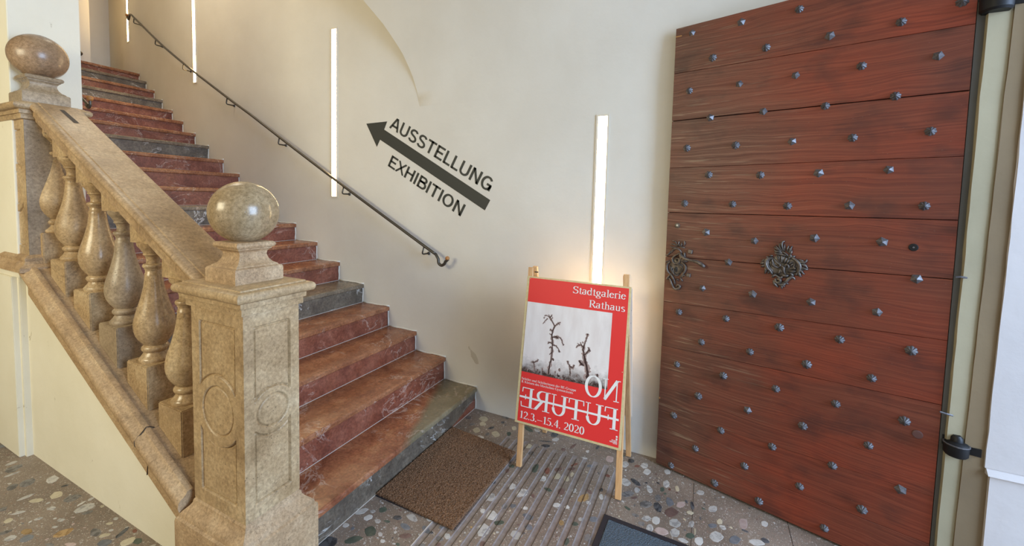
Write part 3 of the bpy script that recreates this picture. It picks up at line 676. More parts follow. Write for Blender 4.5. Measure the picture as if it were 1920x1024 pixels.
def post(dz, x0, x1, name, base, zs0, zs1, left_face=True, off_ball=(0, 0), ballmat='ball', lab=None, tilt=0):
    o = attach(box(name, x0+.012, x1-.012, Y0+.012, Y1-.012, zs0-.02, zs1+.01, M['stone']), bal)
    if lab: o['label'] = lab
    H = zs1-zs0
    carved('front_face', (x0, Y0, zs0), (1, 0, 0), (0, -1, 0), x1-x0, H, .098, .112, M['stone'], o)
    if name == 'pier': attach(box('side_face', x1-.012, x1-.0003, Y0+.0006, Y1, zs0, zs1, M['stone_grey']), o)
    else: carved('side_face', (x1, Y0, zs0), (0, 1, 0), (1, 0, 0), Y1-Y0, H, .064, .072, M['stone'], o)
    # plain skins on the other two sides and thin returns
    bm = bmesh.new(); bx(bm, x0, x1-.012, Y1-.012, Y1, zs0, zs1); bx(bm, x0, x0+.012, Y0+.0055, Y1-.012, zs0, zs1); bx(bm, x0, x0+.004, Y0+.0004, Y0+.006, zs0, zs1)
    attach(finish('back_faces', bm, M['stone'], None), o)
    cap = [(.0, zs1-.004), (.012, zs1), (.012, zs1+.022), (.014, zs1+.026), (.020, zs1+.028), (.021, zs1+.047), (.024, zs1+.050)]
    for i in range(9):
        a = -PI/2+PI*i/8; cap.append((.030+.016*math.cos(a), zs1+.069+.019*math.sin(a)))
    cap += [(.020, zs1+.090), (.018, zs1+.095), (-.02, zs1+.098)]
    attach(mould('cap', x0, x1, Y0, Y1, cap, M['stone']), o)
    attach(mould('plinth', x0, x1, Y0, Y1, base, M['stone_rough']), o)
    zc = zs1+.096; cx, cy = (x0+x1)/2+off_ball[0], (Y0+Y1)/2+off_ball[1]
    pf = [(.095, zc-.004), (.095, zc+.052), (.092, zc+.058), (.083, zc+.062), (.080, zc+.067), (.068, zc+.074), (.058, zc+.088), (.053, zc+.105), (.055, zc+.117), (.062, zc+.126), (.066, zc+.128), (.066, zc+.132), (.073, zc+.135), (.077, zc+.142), (.076, zc+.150), (.070, zc+.156), (.04, zc+.159)]
    attach(mould('pedestal', cx, cx, cy, cy, pf, M['stone_rough' if not tilt else 'stone_grey']), o)
    bm = bmesh.new(); R = .121
    ball(bm, (cx, cy, zc+.152+R*.985), R, 64, 40)
    b = attach(finish('ball_finial', bm, M[ballmat], None, True), o)
    return o
pl = [(.050, 0), (.050, .285), (.048, .296), (.040, .303), (.038, .312), (.030, .322), (.014, .338), (.006, .350), (.004, .362), (-.004, .372)]
post(0, X0, X1, 'newel_post', pl, .371, 1.162, lab='front newel post carved with sunk panels and circles')
PB = 1.140
pb = [(.052, PB), (.052, PB+.022), (.046, PB+.03), (.03, PB+.04), (.022, PB+.056), (.024, PB+.062), (.024, PB+.074), (.010, PB+.086), (0, PB+.09)]
post(0, -3.74, -3.41, 'pier', pb, 1.225, 1.985, off_ball=(.088, -.022), ballmat='ball_brown', tilt=1, lab='upper pier half built into the white wall end')
# string on the stair slope
def zline(x, c): return c + S_*(-2.011-x)
def slope_extrude(name, prof, xa, xb, mat, parent, c, seg=1):
    """prof = [(y, dz)] swept from xa to xb parallel to the stair slope"""
    bm = bmesh.new(); rows = []
    for i in range(seg+1):
        x = xa+(xb-xa)*i/seg
        rows.append([bm.verts.new((x, y, zline(x, c)+dz)) for y, dz in prof])
    n = len(prof)
    for a, b in zip(rows, rows[1:]):
        for i in range(n): bm.faces.new((a[i], a[(i+1) % n], b[(i+1) % n], b[i]))
    bm.faces.new(rows[0][::-1]); bm.faces.new(rows[-1])
    return attach(finish(name, bm, mat, None, True, 35), parent)
CS = .452
sp = [(1.118, -.22), (1.118, 0), (.918, 0), (.914, .010), (.902, .013), (.892, .010), (.888, .002)]
for i in range(7):
    a = PI/2-PI*i/6; sp.append((.882-.022*math.cos(PI/2-a if 0 else 0)*math.sin(PI*i/6) if 0 else .882-.024*math.sin(PI*i/6), -.006-.034*(1-math.cos(PI*i/6))))
sp += [(.888, -.080), (.894, -.090), (.906, -.115), (.910, -.135), (.902, -.145), (.902, -.205), (.932, -.215)]
o = slope_extrude('string', sp, -1.86, -2.19, M['stone_rough'], bal, CS); o['label'] = 'cracked lowest stone of the moulded string'
slope_extrude('string', sp, -2.1925, -3.46, M['stone_rough'], bal, CS)
# crack between the two string stones
bm = bmesh.new(); rr = random.Random(9)
tube(bm, [(-2.191+rr.uniform(-.006, .006), y, zline(-2.191, CS)+dz+.0005) for y, dz in ((.93, .0), (.914, .011), (.902, .014), (.89, .008), (.860, -.03), (.858, -.045), (.868, -.07), (.89, -.095), (.905, -.13), (.901, -.17), (.901, -.205))], .0022, 5)
attach(finish('crack', bm, M['joint'], None), bal)
# masonry below the string
bm = bmesh.new()
P = [(-1.84, 0), (-1.84, zline(-1.84, CS)-.15), (-3.64, zline(-3.64, CS)-.15), (-3.64, 0)]
tag(prism('wall_string', P, .932, 1.12, M['wall_left']), kind='structure')
# rail
CR = 1.276+S_*(-1.837+2.011)
rp_ = [(1.122, -.02), (1.120, -.008), (1.112, .0), (.952, .0), (.948, -.004), (.940, -.004)]
for i in range(7):
    a = PI*i/6; rp_.append((.934-.020*math.sin(a), -.024+.020*math.cos(a)))
rp_ += [(.936, -.050), (.930, -.054), (.930, -.082), (.938, -.086), (.938, -.108), (1.098, -.108), (1.098, -.05), (1.118, -.045)]
def rail_piece(xa, xb): return slope_extrude('handrail_stone', rp_, xa, xb, M['rail'], bal, CR)
o = rail_piece(-1.79, -1.985); o['label'] = 'short lowest rail stone dying into the newel cap'
rail_piece(-1.9865, -3.385)
bm = bmesh.new(); 
for x0_, x1_, w in ((-3.335, -3.235, .006),):
    vs_ = [bm.verts.new((x, y, zline(x, CR)+.0012)) for x, y in ((-3.325, 1.015), (-3.325, 1.035), (-3.17, 1.045), (-3.165, 1.022))]
    bm.faces.new(vs_)
attach(finish('dark_inlay', bm, flat('dark_tape', (74, 66, 60), .7), None), bal)
# balusters
prof = [(.064, 0), (.066, .006), (.065, .014), (.060, .019), (.053, .028), (.047, .038), (.045, .043), (.049, .047), (.0535, .053), (.055, .060), (.0535, .067), (.048, .073), (.044, .076), (.047, .082), (.056, .093),
        (.066, .108), (.074, .125), (.0795, .145), (.082, .166), (.0815, .186), (.078, .206), (.073, .228), (.066, .252), (.0585, .278), (.0515, .304), (.0455, .330), (.0405, .356), (.037, .382), (.0350, .404), (.0345, .418), (.0325, .420), (.0315, .436), (.035, .437), (.0355, .443),
        (.038, .4455), (.041, .449), (.042, .4545), (.041, .460), (.037, .464), (.0275, .466), (.0265, .476), (.0275, .490), (.031, .501), (.036, .506), (.038, .507), (.038, .513), (.036, .514), (.041, .524), (.048, .536), (.056, .546), (.060, .553), (.061, .568)]
PITCH = .275
def baluster(k, src=None):
    x1 = -2.003-PITCH*k; x0 = x1-.186; cx = (x0+x1)/2 if k < 5 else -3.442; cy = 1.02; ya, yb = .945, 1.098
    zt = .657+.139*k
    mat = M[('stone_pol', 'stone_pol', 'stone_grey', 'stone_pol', 'stone', 'stone')[k]] if k < 6 else M['stone']
    bm = bmesh.new(); lathe(bm, (cx, cy, zt), prof, 48, .97 if k else 1)
    o = attach(finish('baluster', bm, mat, None, True, 50), bal)
    bm = bmesh.new()
    v = [bm.verts.new(p) for p in ((x0, ya, zline(x0, CS)-.002), (x1, ya, zline(x1, CS)-.002), (x1, yb, zline(x1, CS)-.002), (x0, yb, zline(x0, CS)-.002), (x0, ya, zt), (x1, ya, zt), (x1, yb, zt), (x0, yb, zt))]
    for f in ((0,3,2,1),(4,5,6,7),(0,1,5,4),(1,2,6,5),(2,3,7,6),(3,0,4,7)): bm.faces.new([v[i] for i in f])
    bmesh.ops.bevel(bm, geom=bm.edges[:], offset=.004, segments=2, affect='EDGES')
    attach(finish('foot_block', bm, mat, None), o)
    a = .070; bm = bmesh.new(); zb = zt+.565
    x0, x1, ya, yb = cx-.088, cx+.088, .970, 1.072
    v = [bm.verts.new(p) for p in ((x0, ya, zb), (x1, ya, zb), (x1, yb, zb), (x0, yb, zb), (x0, ya, zline(x0, CR)-.104), (x1, ya, zline(x1, CR)-.104), (x1, yb, zline(x1, CR)-.104), (x0, yb, zline(x0, CR)-.104))]
    for f in ((0,3,2,1),(4,5,6,7),(0,1,5,4),(1,2,6,5),(2,3,7,6),(3,0,4,7)): bm.faces.new([v[i] for i in f])
    attach(finish('top_block', bm, M['stone'], None), o)
    if k == 0: o['label'] = 'pitted baluster partly hidden by the newel post'
    if k == 2: o['label'] = 'greyer stone baluster'
    if k == 5: o['label'] = 'half baluster cut against the pier'
    return o
for k in range(6): baluster(k)

# ================================================================== IRON HANDRAIL ON THE WALL
hr = empty('wall_handrail', (-1.87, 2.6, 1.18), 'dark steel handrail with a wooden end ball, sloping along the white wall', 'handrail')
RP = [(-1.869,2.581,1.178),(-1.978,2.581,1.232),(-2.839,2.582,1.688),(-3.632,2.582,2.12),(-4.076,2.582,2.367),(-4.403,2.582,2.54),(-5.049,2.608,2.88),(-5.351,2.628,3.04),(-5.93,2.686,3.345),(-6.889,2.825,3.872),(-7.01,2.846,3.937)]
path = smooth_path([(-1.765+.012,2.581,1.146),(-1.777,2.581,1.125),(-1.786,2.581,1.108),(-1.812,2.581,1.094),(-1.838,2.581,1.108),(-1.843,2.581,1.140)], 5)+smooth_path(RP, 4)+smooth_path([(-7.04,2.85,3.945),(-7.075,2.855,3.935),(-7.11,2.86,3.90),(-7.14,2.865,3.905),(-7.165,2.867,3.945)], 4)
bm = bmesh.new(); tube(bm, path, .0115, 12)
attach(finish('rail', bm, M['steel'], None, True), hr)
bm = bmesh.new(); ball(bm, (-1.760, 2.581, 1.153), .0165, 20, 12); o = attach(finish('end_ball', bm, M['knob'], None, True), hr); o['label'] = 'round wooden end ball'
bm = bmesh.new(); ball(bm, (-7.17, 2.868, 3.965), .02, 16, 10); o = attach(finish('end_ball', bm, M['knob'], None, True), hr)
def zrail(x):
    xs_ = [p[0] for p in RP][::-1]; return interp(x, xs_, [p[2] for p in RP][::-1]), interp(x, xs_, [p[1] for p in RP][::-1])
for x in (-1.99, -2.855, -3.69, -4.50, -5.37, -6.13, -6.90):
    z, y = zrail(x); wy = wally(x)
    bm = bmesh.new()
    tube(bm, [(x+.01, y, z-.012), (x-.004, y, z-.058), (x-.004, y+.002, z-.068), (x-.003, y+.012, z-.073), (x, wy-.006, z-.073)], .0062, 8)
    b = attach(finish('bracket', bm, M['steel'], None, True), hr)
    bm = bmesh.new(); lathe(bm, (0, 0, 0), [(.013, 0), (.0135, .004), (.010, .009), (.005, .011)], 16)
    bmesh.ops.transform(bm, matrix=Matrix.Translation((x, wy-.0005, z-.073)) @ Matrix.Rotation(PI/2, 4, 'X'), verts=bm.verts)
    attach(finish('wall_rosette', bm, M['steel'], None, True), b)
# inner handrail behind the left wall: only its lower end shows
ih = empty('inner_handrail', (-3.64, 1.26, 2.2), 'lower end of a second handrail with brass ball behind the left wall edge', 'handrail')
bm = bmesh.new(); tube(bm, smooth_path([(-3.63, 1.25, 2.180), (-3.632, 1.25, 2.150), (-3.655, 1.25, 2.135), (-3.685, 1.25, 2.155), (-3.72, 1.25, 2.19), (-4.6, 1.26, 2.66)], 5), .008, 10)
attach(finish('rail', bm, M['steel'], None, True), ih)
bm = bmesh.new(); ball(bm, (-3.632, 1.25, 2.193), .018, 20, 12); o = attach(finish('end_ball', bm, M['knob'], None, True), ih)
# handrail end of the flight above
uh = empty('upper_handrail', (-7.58, 2.42, 3.6), 'short scrolled handrail end fixed beside the dark landing corner', 'handrail')
bm = bmesh.new(); tube(bm, smooth_path([(-7.55, 2.26, 3.56), (-7.55, 2.34, 3.50), (-7.55, 2.40, 3.42), (-7.55, 2.46, 3.35), (-7.55, 2.49, 3.40), (-7.55, 2.47, 3.44)], 5), .013, 8)
tube(bm, smooth_path([(-7.55, 2.33, 3.50), (-7.55, 2.34, 3.42), (-7.56, 2.42, 3.40), (-7.62, 2.52, 3.41)], 5), .009, 8)
attach(finish('rail', bm, M['steel'], None, True), uh)
bm = bmesh.new(); ball(bm, (-7.60, 2.53, 3.41), .032, 14, 10); attach(finish('rosette', bm, M['steel'], None, True), uh)

# ================================================================== WALL LIGHTS
LAB = ['nearest upright strip light on the white wall, partly behind the poster stand', 'tall strip light between the arrow sign and the stairs, crossed by the handrail', 'strip light high above the middle steps, third from the right', 'topmost and farthest strip light beside the handrail end']
for i, (x, z0, z1, w) in enumerate(((-.6325, .69, 2.157, .060), (-3.042, 1.602, 3.072, .058), (-5.278, 2.845, 4.31, .058), (-7.445, 3.70, 5.2, .062))):
    y = wally(x); dyx = (wally(x+.1)-wally(x-.1))/.2
    e = empty('wall_light', (x, y, z0), LAB[i], 'wall light', 'strip lights on the stair wall')
    e.rotation_euler.z = math.atan(dyx)
    bm = bmesh.new(); f = .012; d = .006; L_ = z1-z0
    for a in ((-w/2-f, -w/2, 0, L_), (w/2, w/2+f, 0, L_), (-w/2-f, w/2+f, -f, 0), (-w/2-f, w/2+f, L_, L_+f)): bx(bm, a[0], a[1], -d, .001, a[2], a[3])
    fr = finish('trim_frame', bm, M['lamp_frame'], e)
    bm = bmesh.new(); bx(bm, -w/2, w/2, -.003, .001, 0, L_)
    finish('diffuser', bm, M['tube'], e)

# ================================================================== WALL SIGN
sign = empty('wall_sign', (-2.66, 2.66, 2.22), 'black arrow with the words AUSSTELLUNG and EXHIBITION on the white wall', 'sign')
YW = 2.6592
def flat_poly(name, pts, mat, parent, y=YW, th=.0012):
    bm = bmesh.new(); a = [bm.verts.new((x, y, z)) for x, z in pts]; b = [bm.verts.new((x, y+th, z)) for x, z in pts]; n = len(pts)
    bm.faces.new(a)
    for i in range(n): bm.faces.new((a[i], a[(i+1) % n], b[(i+1) % n], b[i]))
    return attach(finish(name, bm, mat, None), parent)
o = flat_poly('arrow', [(-2.662, 2.227), (-2.432, 2.232), (-2.464, 2.167), (-1.444, 1.601), (-1.488, 1.524), (-2.508, 2.085), (-2.543, 2.026)], M['black_vinyl'], sign)
def font_mesh(text, offset=0.0):
    c = bpy.data.curves.new('t', 'FONT'); c.body = text; c.size = 1; c.offset = offset; c.resolution_u = 6
    o = bpy.data.objects.new('t', c); COL.objects.link(o)
    bpy.context.view_layer.update()
    me = bpy.data.meshes.new_from_object(o.evaluated_get(bpy.context.evaluated_depsgraph_get()))
    bpy.data.objects.remove(o); bpy.data.curves.remove(c)
    return me
def place_text(me, origin, ang, length, height, y):
    xs_ = [v.co.x for v in me.vertices]; x0, x1 = min(xs_), max(xs_)
    capz = sorted(v.co.y for v in me.vertices); h = capz[-1]
    ca, sa = math.cos(ang), math.sin(ang)
    for v in me.vertices:
        a = (v.co.x-x0)/(x1-x0)*length; b = v.co.y/h*height
        v.co = (origin[0]+a*ca-b*sa, y, origin[1]+a*sa+b*ca)
A_ = math.radians(-28.7)
def arc2(cx, cy, rx, ry, a0, a1, n=20): return [(cx+rx*math.cos(math.radians(a0+(a1-a0)*i/n)), cy+ry*math.sin(math.radians(a0+(a1-a0)*i/n))) for i in range(n+1)]
SW = .16; h_ = SW/2
SANS = {
 'A': (.78, [[(.07, 0), (.37, 1)], [(.41, 1), (.71, 0)], [(.17, .31), (.61, .31)]]),
 'U': (.80, [[(.14, 1), (.14, .34)]+arc2(.40, .34, .26, .27, 180, 360)+[(.66, 1)]]),
 'S': (.74, [arc2(.36, .72, .235, .215, 20, 200)+[(.17, .60), (.30, .535), (.46, .48), (.57, .40)]+arc2(.365, .28, .245, .215, 10, -165)]),
 'T': (.70, [[(.35, 0), (.35, 1)], [(.02, 1-h_), (.68, 1-h_)]]),
 'E': (.72, [[(.16, 0), (.16, 1)], [(.16, 1-h_), (.67, 1-h_)], [(.16, .52), (.62, .52)], [(.16, h_), (.69, h_)]]),
 'L': (.62, [[(.15, 0), (.15, 1)], [(.15, h_), (.60, h_)]]),
 'N': (.80, [[(.14, 0), (.14, 1)], [(.15, .98), (.65, .02)], [(.66, 0), (.66, 1)]]),
 'G': (.84, [arc2(.42, .5, .30, .435, 40, 335)+[(.715, .30)], [(.70, .06), (.70, .47)], [(.44, .45), (.76, .45)]]),
 'X': (.74, [[(.06, 0), (.67, 1)], [(.07, 1), (.68, 0)]]),
 'H': (.80, [[(.14, 0), (.14, 1)], [(.66, 0), (.66, 1)], [(.14, .53), (.66, .53)]]),
 'I': (.30, [[(.15, 0), (.15, 1)]]),
 'B': (.76, [[(.15, 0), (.15, 1)], [(.15, 1-h_), (.42, 1-h_)]+arc2(.42, .745, .20, .185, 90, -90)+[(.15, .56)], [(.15, .545), (.44, .545)]+arc2(.44, .305, .235, .235, 90, -90)+[(.15, h_)]]),
 'O': (.88, [arc2(.43, .5, .315, .435, 0, 360, 36)]),
}
def sans(text, origin, ang, length, height, y, parent):
    adv = 0; letters = []
    for ch in text:
        w, el = SANS[ch]; quads = []
        for s_ in el:
            prev = None
            for i, (x, y_) in enumerate(s_):
                a = s_[max(0, i-1)]; b = s_[min(len(s_)-1, i+1)]; dx, dy = b[0]-a[0], b[1]-a[1]; L = math.hypot(dx, dy) or 1
                q_ = ((adv+x-dy/L*h_, y_+dx/L*h_), (adv+x+dy/L*h_, y_-dx/L*h_))
                if prev: quads.append((prev[0], prev[1], q_[1], q_[0]))
                prev = q_
        adv += w; letters.append(quads)
    xs_ = [p[0] for l in letters for q_ in l for p in q_]; a, b = min(xs_), max(xs_); ca, sa = math.cos(ang), math.sin(ang)
    for quads in letters:
        bm = bmesh.new()
        for q_ in quads:
            vv = []
            for (px_, py_) in q_:
                u = (px_-a)/(b-a)*length; v = max(0, min(1, py_))*height
                vv.append(bm.verts.new((origin[0]+u*ca-v*sa, y, origin[1]+u*sa+v*ca)))
            bm.faces.new(vv)
        attach(finish('letter', bm, M['black_vinyl'], None), parent)
sans('AUSSTELLUNG', (-2.412, 2.180), A_, 1.088, .104, YW, sign)
sans('EXHIBITION', (-2.423, 1.866), A_, .824, .100, YW, sign)

# ================================================================== DOORMATS
e = empty('doormat', (-1.28, 1.97, 0), 'worn brown coir doormat against the lowest step', 'doormat')
def mat_slab(name, P, z0, z1, mat, nx=60, ny=80, amp=.003, seed=1):
    (ax, ay), (bx_, by), (cx, cy), (dx, dy) = P   # near-left, near-right, far-right, far-left
    bm = bmesh.new(); g = []; r = random.Random(seed)
    for j in range(ny+1):
        t = j/ny; row = []
        for i in range(nx+1):
            s = i/nx
            x = (ax*(1-s)+bx_*s)*(1-t)+(dx*(1-s)+cx*s)*t; y = (ay*(1-s)+by*s)*(1-t)+(dy*(1-s)+cy*s)*t
            ed = i in (0, nx) or j in (0, ny)
            row.append(bm.verts.new((x+(r.uniform(-.0015, .0015) if ed else 0), y+(r.uniform(-.0015, .0015) if ed else 0), z1-(.004 if ed else 0)+r.uniform(-amp, amp)*(.4 if ed else 1))))
        g.append(row)
    for j in range(ny):
        for i in range(nx): bm.faces.new((g[j][i], g[j][i+1], g[j+1][i+1], g[j+1][i]))
    rim = [g[0][i] for i in range(nx+1)]+[g[j][nx] for j in range(1, ny+1)]+[g[ny][i] for i in range(nx-1, -1, -1)]+[g[j][0] for j in range(ny-1, 0, -1)]
    low = [bm.verts.new((v.co.x, v.co.y, z0)) for v in rim]; n = len(rim)
    for i in range(n): bm.faces.new((rim[i], low[i], low[(i+1) % n], rim[(i+1) % n]))
    bm.faces.new(low)
    return finish(name, bm, mat, None)
MP = [(-1.530, 1.612), (-1.034, 1.600), (-1.018, 2.290), (-1.535, 2.345)]
attach(mat_slab('coir_pile', MP, .005, .018, M['coir'], 110, 150, .0028), e)
o = attach(box('rubber_backing', -1.533, -1.032, 1.607, 2.28, .0004, .005, M['rubber']), e)
e = empty('entrance_mat', (-.0, 1.7, 0), 'blue-grey carpet mat with a black rubber border, at the lower edge of the picture', 'doormat')
th = math.radians(-2.0); c0 = Vector((-.405, 2.045, 0))
def rot_pts(pts): return [(c0.x+x*math.cos(th)-y*math.sin(th), c0.y+x*math.sin(th)+y*math.cos(th)) for x, y in pts]
bm = bmesh.new()
out = rot_pts([(0, 0), (.9, 0), (.9, -.6), (0, -.6)]); inn = rot_pts([(.028, -.028), (.872, -.028), (.872, -.572), (.028, -.572)])
for (z, zz) in ((.0006, .006),):
    lo = [bm.verts.new((x, y, z)) for x, y in out]; up_ = [bm.verts.new((x+(.004 if i in (0, 3) else -.004), y+(-.004 if i < 2 else .004), zz)) for i, (x, y) in enumerate(out)]; ii = [bm.verts.new((x, y, zz)) for x, y in inn]; il = [bm.verts.new((x, y, z+.001)) for x, y in inn]
    for i in range(4):
        j = (i+1) % 4
        bm.faces.new((lo[i], lo[j], up_[j], up_[i])); bm.faces.new((up_[i], up_[j], ii[j], ii[i])); bm.faces.new((ii[i], ii[j], il[j], il[i]))
    bm.faces.new(il[::-1])
attach(finish('rubber_border', bm, M['rubber'], None), e)
ii = rot_pts([(.028, -.572), (.872, -.572), (.872, -.028), (.028, -.028)])
attach(mat_slab('carpet_pile', ii, .002, .0075, M['grey_pile'], 170, 110, .0012, 4), e)

# ================================================================== POSTER STAND
T9 = math.radians(9)
pn = Vector((0, math.cos(T9), -math.sin(T9))); pu = Vector((0, math.sin(T9), math.cos(T9)))
pst = empty('poster_stand', (-.66, 2.35, 0), 'wooden trestle stand with a red exhibition poster, in front of the wall strip light', 'sign stand')
def slat(name, a, b, w, d, mat, wd=(1, 0, 0), parent=pst, bev=.002):
    """batten from a to b, width w along wd, depth d"""
    a, b = Vector(a), Vector(b); ax = (b-a).normalized(); wd = Vector(wd); wd = (wd-ax*wd.dot(ax)).normalized(); dd = ax.cross(wd)
    bm = bmesh.new(); P = []
    for p in (a, b):
        for s, t in ((-1, -1), (1, -1), (1, 1), (-1, 1)): P.append(bm.verts.new(p+wd*s*w/2+dd*t*d/2))
    for f in ((0,3,2,1),(4,5,6,7),(0,1,5,4),(1,2,6,5),(2,3,7,6),(3,0,4,7)): bm.faces.new([P[i] for i in f])
    bmesh.ops.recalc_face_normals(bm, faces=bm.faces)
    if bev: bmesh.ops.bevel(bm, geom=bm.edges[:], offset=bev, segments=1, affect='EDGES')
    return attach(finish(name, bm, mat, None), parent)
def onp(x, v, back=0.0): return Vector((x, 2.155, 0)) + pu*v + pn*back     # back = distance behind the poster face
xl, xr = -.9600, -.3720
l1 = slat('front_leg', onp(xl+.012, .012, .022), onp(xl-.020, 1.205, .022), .032, .022, M['pine'])
l2 = slat('front_leg', onp(xr+.012, .012, .022), onp(xr-.022, 1.218, .022), .032, .022, M['pine'])
apex = onp(0, 1.17, .045)
for x, nm in ((xl-.012, 0), (xr-.004, 1)):
    top = Vector((x-.004+(.022 if nm == 0 else -.018), apex.y-.018, apex.z+.045)); foot = Vector((x+(.03 if nm == 0 else -.0), 2.60, .006))
    slat('rear_leg', foot, top, .030, .022, M['pine'])
slat('cross_bar', onp(xl-.012, 1.13, .047), onp(xr-.012, 1.13, .047), .03, .018, M['pine'], wd=pu)
rb_n = Vector((0, 1, (2.60-2.36)/1.17)).normalized()
def onr(x, z, off): return Vector((x, 2.60-(2.60-2.36)/1.17*z, z)) + rb_n*off
bm = bmesh.new(); c8 = [onr(x, z, o_) for o_ in (.014, .022) for x, z in ((xl-.004, .28), (xr+.012, .28), (xr+.008, 1.11), (xl-.012, 1.11))]
c8 = [bm.verts.new(p) for p in c8]
for f in ((0,1,2,3),(7,6,5,4),(0,4,5,1),(1,5,6,2),(2,6,7,3),(3,7,4,0)): bm.faces.new([c8[i] for i in f])
o = attach(finish('rear_board', bm, flat('pale_board', (226, 214, 200), .6), None), pst); o['label'] = 'pale rear board facing the wall'
slat('cross_bar', Vector((xl, 2.555, .34)), Vector((xr, 2.555, .34)), .03, .018, M['pine'], wd=(0, 0, 1))
for x in (xl+.006, xr-.032):
    bm = bmesh.new(); tube(bm, [onp(x, 1.178, .022), onp(x+.022, 1.178, .022)], .004, 8)
    attach(finish('hinge_bolt', bm, M['screw'], None), pst)
# board: object local frame (u right, v up, n forward)
bd = bpy.data.objects.new('board', None)
V0 = .278/math.cos(T9)
org = onp(-.977, V0, 0)
R3 = Matrix((Vector((1, 0, 0)), pu, -pn)).transposed().to_4x4()
def local_box(name, x0, x1, y0, y1, z0, z1, mat, bevel=0):
    return box(name, x0, x1, y0, y1, z0, z1, mat, None, bevel)
board = local_box('board', -.016, .616, -.014, .868, -.0105, -.0015, M['pine_pale'], .001)
board.parent = pst; board.matrix_local = Matrix.Translation(org-Vector(pst.location)) @ R3
poster = local_box('poster', .001, .604, -.001, .8585, -.0014, -.0004, M['poster_red'])
poster.parent = board; poster['label'] = 'red paper poster with white lettering'
pic = local_box('printed_picture', .001, .522, .290, .712, -.0003, .0001, M['wash']); pic.parent = poster; pic['label'] = 'pale ink wash picture of withered plants'
INK = [([(0.172,0.306),(0.176,0.354),(0.183,0.391),(0.186,0.443),(0.183,0.494),(0.175,0.529),(0.179,0.559),(0.189,0.589),(0.171,0.613),(0.155,0.635)],[0.0072,0.0064,0.0048,0.004,0.004,0.0048,0.004,0.004,0.0032,0.0024]),([(0.155,0.635),(0.134,0.643),(0.118,0.638)],[0.0024,0.0016,0.0008]),([(0.141,0.627),(0.125,0.61),(0.112,0.591)],[0.0016,0.0016,0.0008]),([(0.156,0.636),(0.163,0.647),(0.168,0.654)],[0.0024,0.0024,0.0008]),([(0.155,0.635),(0.144,0.65)],[0.0016,0.0008]),([(0.123,0.632),(0.114,0.624)],[0.0016,0.0008]),([(0.165,0.627),(0.172,0.639)],[0.0016,0.0008]),([(0.189,0.589),(0.205,0.604),(0.223,0.617)],[0.0032,0.0024,0.0016]),([(0.209,0.604),(0.221,0.604)],[0.0016,0.0008]),([(0.179,0.559),(0.165,0.564),(0.16,0.558)],[0.004,0.0032,0.0008]),([(0.179,0.522),(0.204,0.528),(0.223,0.529)],[0.0032,0.0064,0.0024]),([(0.223,0.529),(0.239,0.516),(0.245,0.497),(0.254,0.487)],[0.0024,0.0024,0.0016,0.004]),([(0.204,0.523),(0.22,0.52)],[0.004,0.0016]),([(0.185,0.478),(0.208,0.475),(0.224,0.46),(0.231,0.442)],[0.0032,0.0024,0.0024,0.0048]),([(0.182,0.486),(0.16,0.49),(0.155,0.478)],[0.0032,0.0032,0.0008]),([(0.184,0.435),(0.17,0.418)],[0.0032,0.0008]),([(0.19,0.4),(0.2,0.389)],[0.0056,0.0048]),([(0.178,0.53),(0.159,0.541)],[0.0024,0.0008]),([(0.185,0.457),(0.171,0.466),(0.167,0.454)],[0.0024,0.0024,0.0008]),([(0.408,0.321),(0.406,0.356),(0.399,0.389),(0.388,0.422),(0.377,0.455),(0.371,0.483),(0.375,0.512)],[0.0144,0.012,0.0104,0.0096,0.0072,0.0056,0.0048]),([(0.375,0.512),(0.385,0.541),(0.389,0.563),(0.391,0.576)],[0.0032,0.0024,0.0032,0.0096]),([(0.374,0.49),(0.358,0.507),(0.338,0.5),(0.328,0.484)],[0.004,0.004,0.0024,0.0008]),([(0.358,0.507),(0.351,0.522)],[0.0024,0.0008]),([(0.347,0.505),(0.335,0.513)],[0.0024,0.0008]),([(0.382,0.456),(0.397,0.472),(0.406,0.492),(0.396,0.501)],[0.0048,0.0048,0.004,0.0016]),([(0.403,0.488),(0.413,0.479)],[0.004,0.0024]),([(0.351,0.419),(0.366,0.401),(0.382,0.393)],[0.004,0.012,0.0032]),([(0.368,0.517),(0.362,0.527)],[0.0024,0.0008]),([(0.306,0.32),(0.304,0.35),(0.3,0.377)],[0.004,0.0032,0.0032]),([(0.3,0.377),(0.289,0.388),(0.284,0.404)],[0.0032,0.0032,0.0048]),([(0.301,0.374),(0.318,0.37),(0.326,0.388)],[0.0032,0.0048,0.0032]),([(0.084,0.308),(0.081,0.336),(0.074,0.356)],[0.0032,0.0024,0.0032]),([(0.074,0.356),(0.059,0.355)],[0.0032,0.0024]),([(0.077,0.356),(0.097,0.368),(0.104,0.378)],[0.0032,0.0032,0.0024]),([(0.079,0.35),(0.067,0.364)],[0.0024,0.0016]),([(0.136,0.31),(0.131,0.334)],[0.0032,0.0016]),([(0.24,0.334),(0.238,0.351)],[0.0032,0.0048]),([(0.463,0.34),(0.462,0.363)],[0.004,0.0072]),([(0.032,0.293),(0.034,0.312)],[0.0056,0.004]),([(0.104,0.307),(0.105,0.322)],[0.004,0.0024]),([(0.214,0.318),(0.215,0.332)],[0.0032,0.0016]),([(0.343,0.326),(0.345,0.337)],[0.0032,0.0016])]
bm = bmesh.new(); bh = bmesh.new(); rr = random.Random(11)
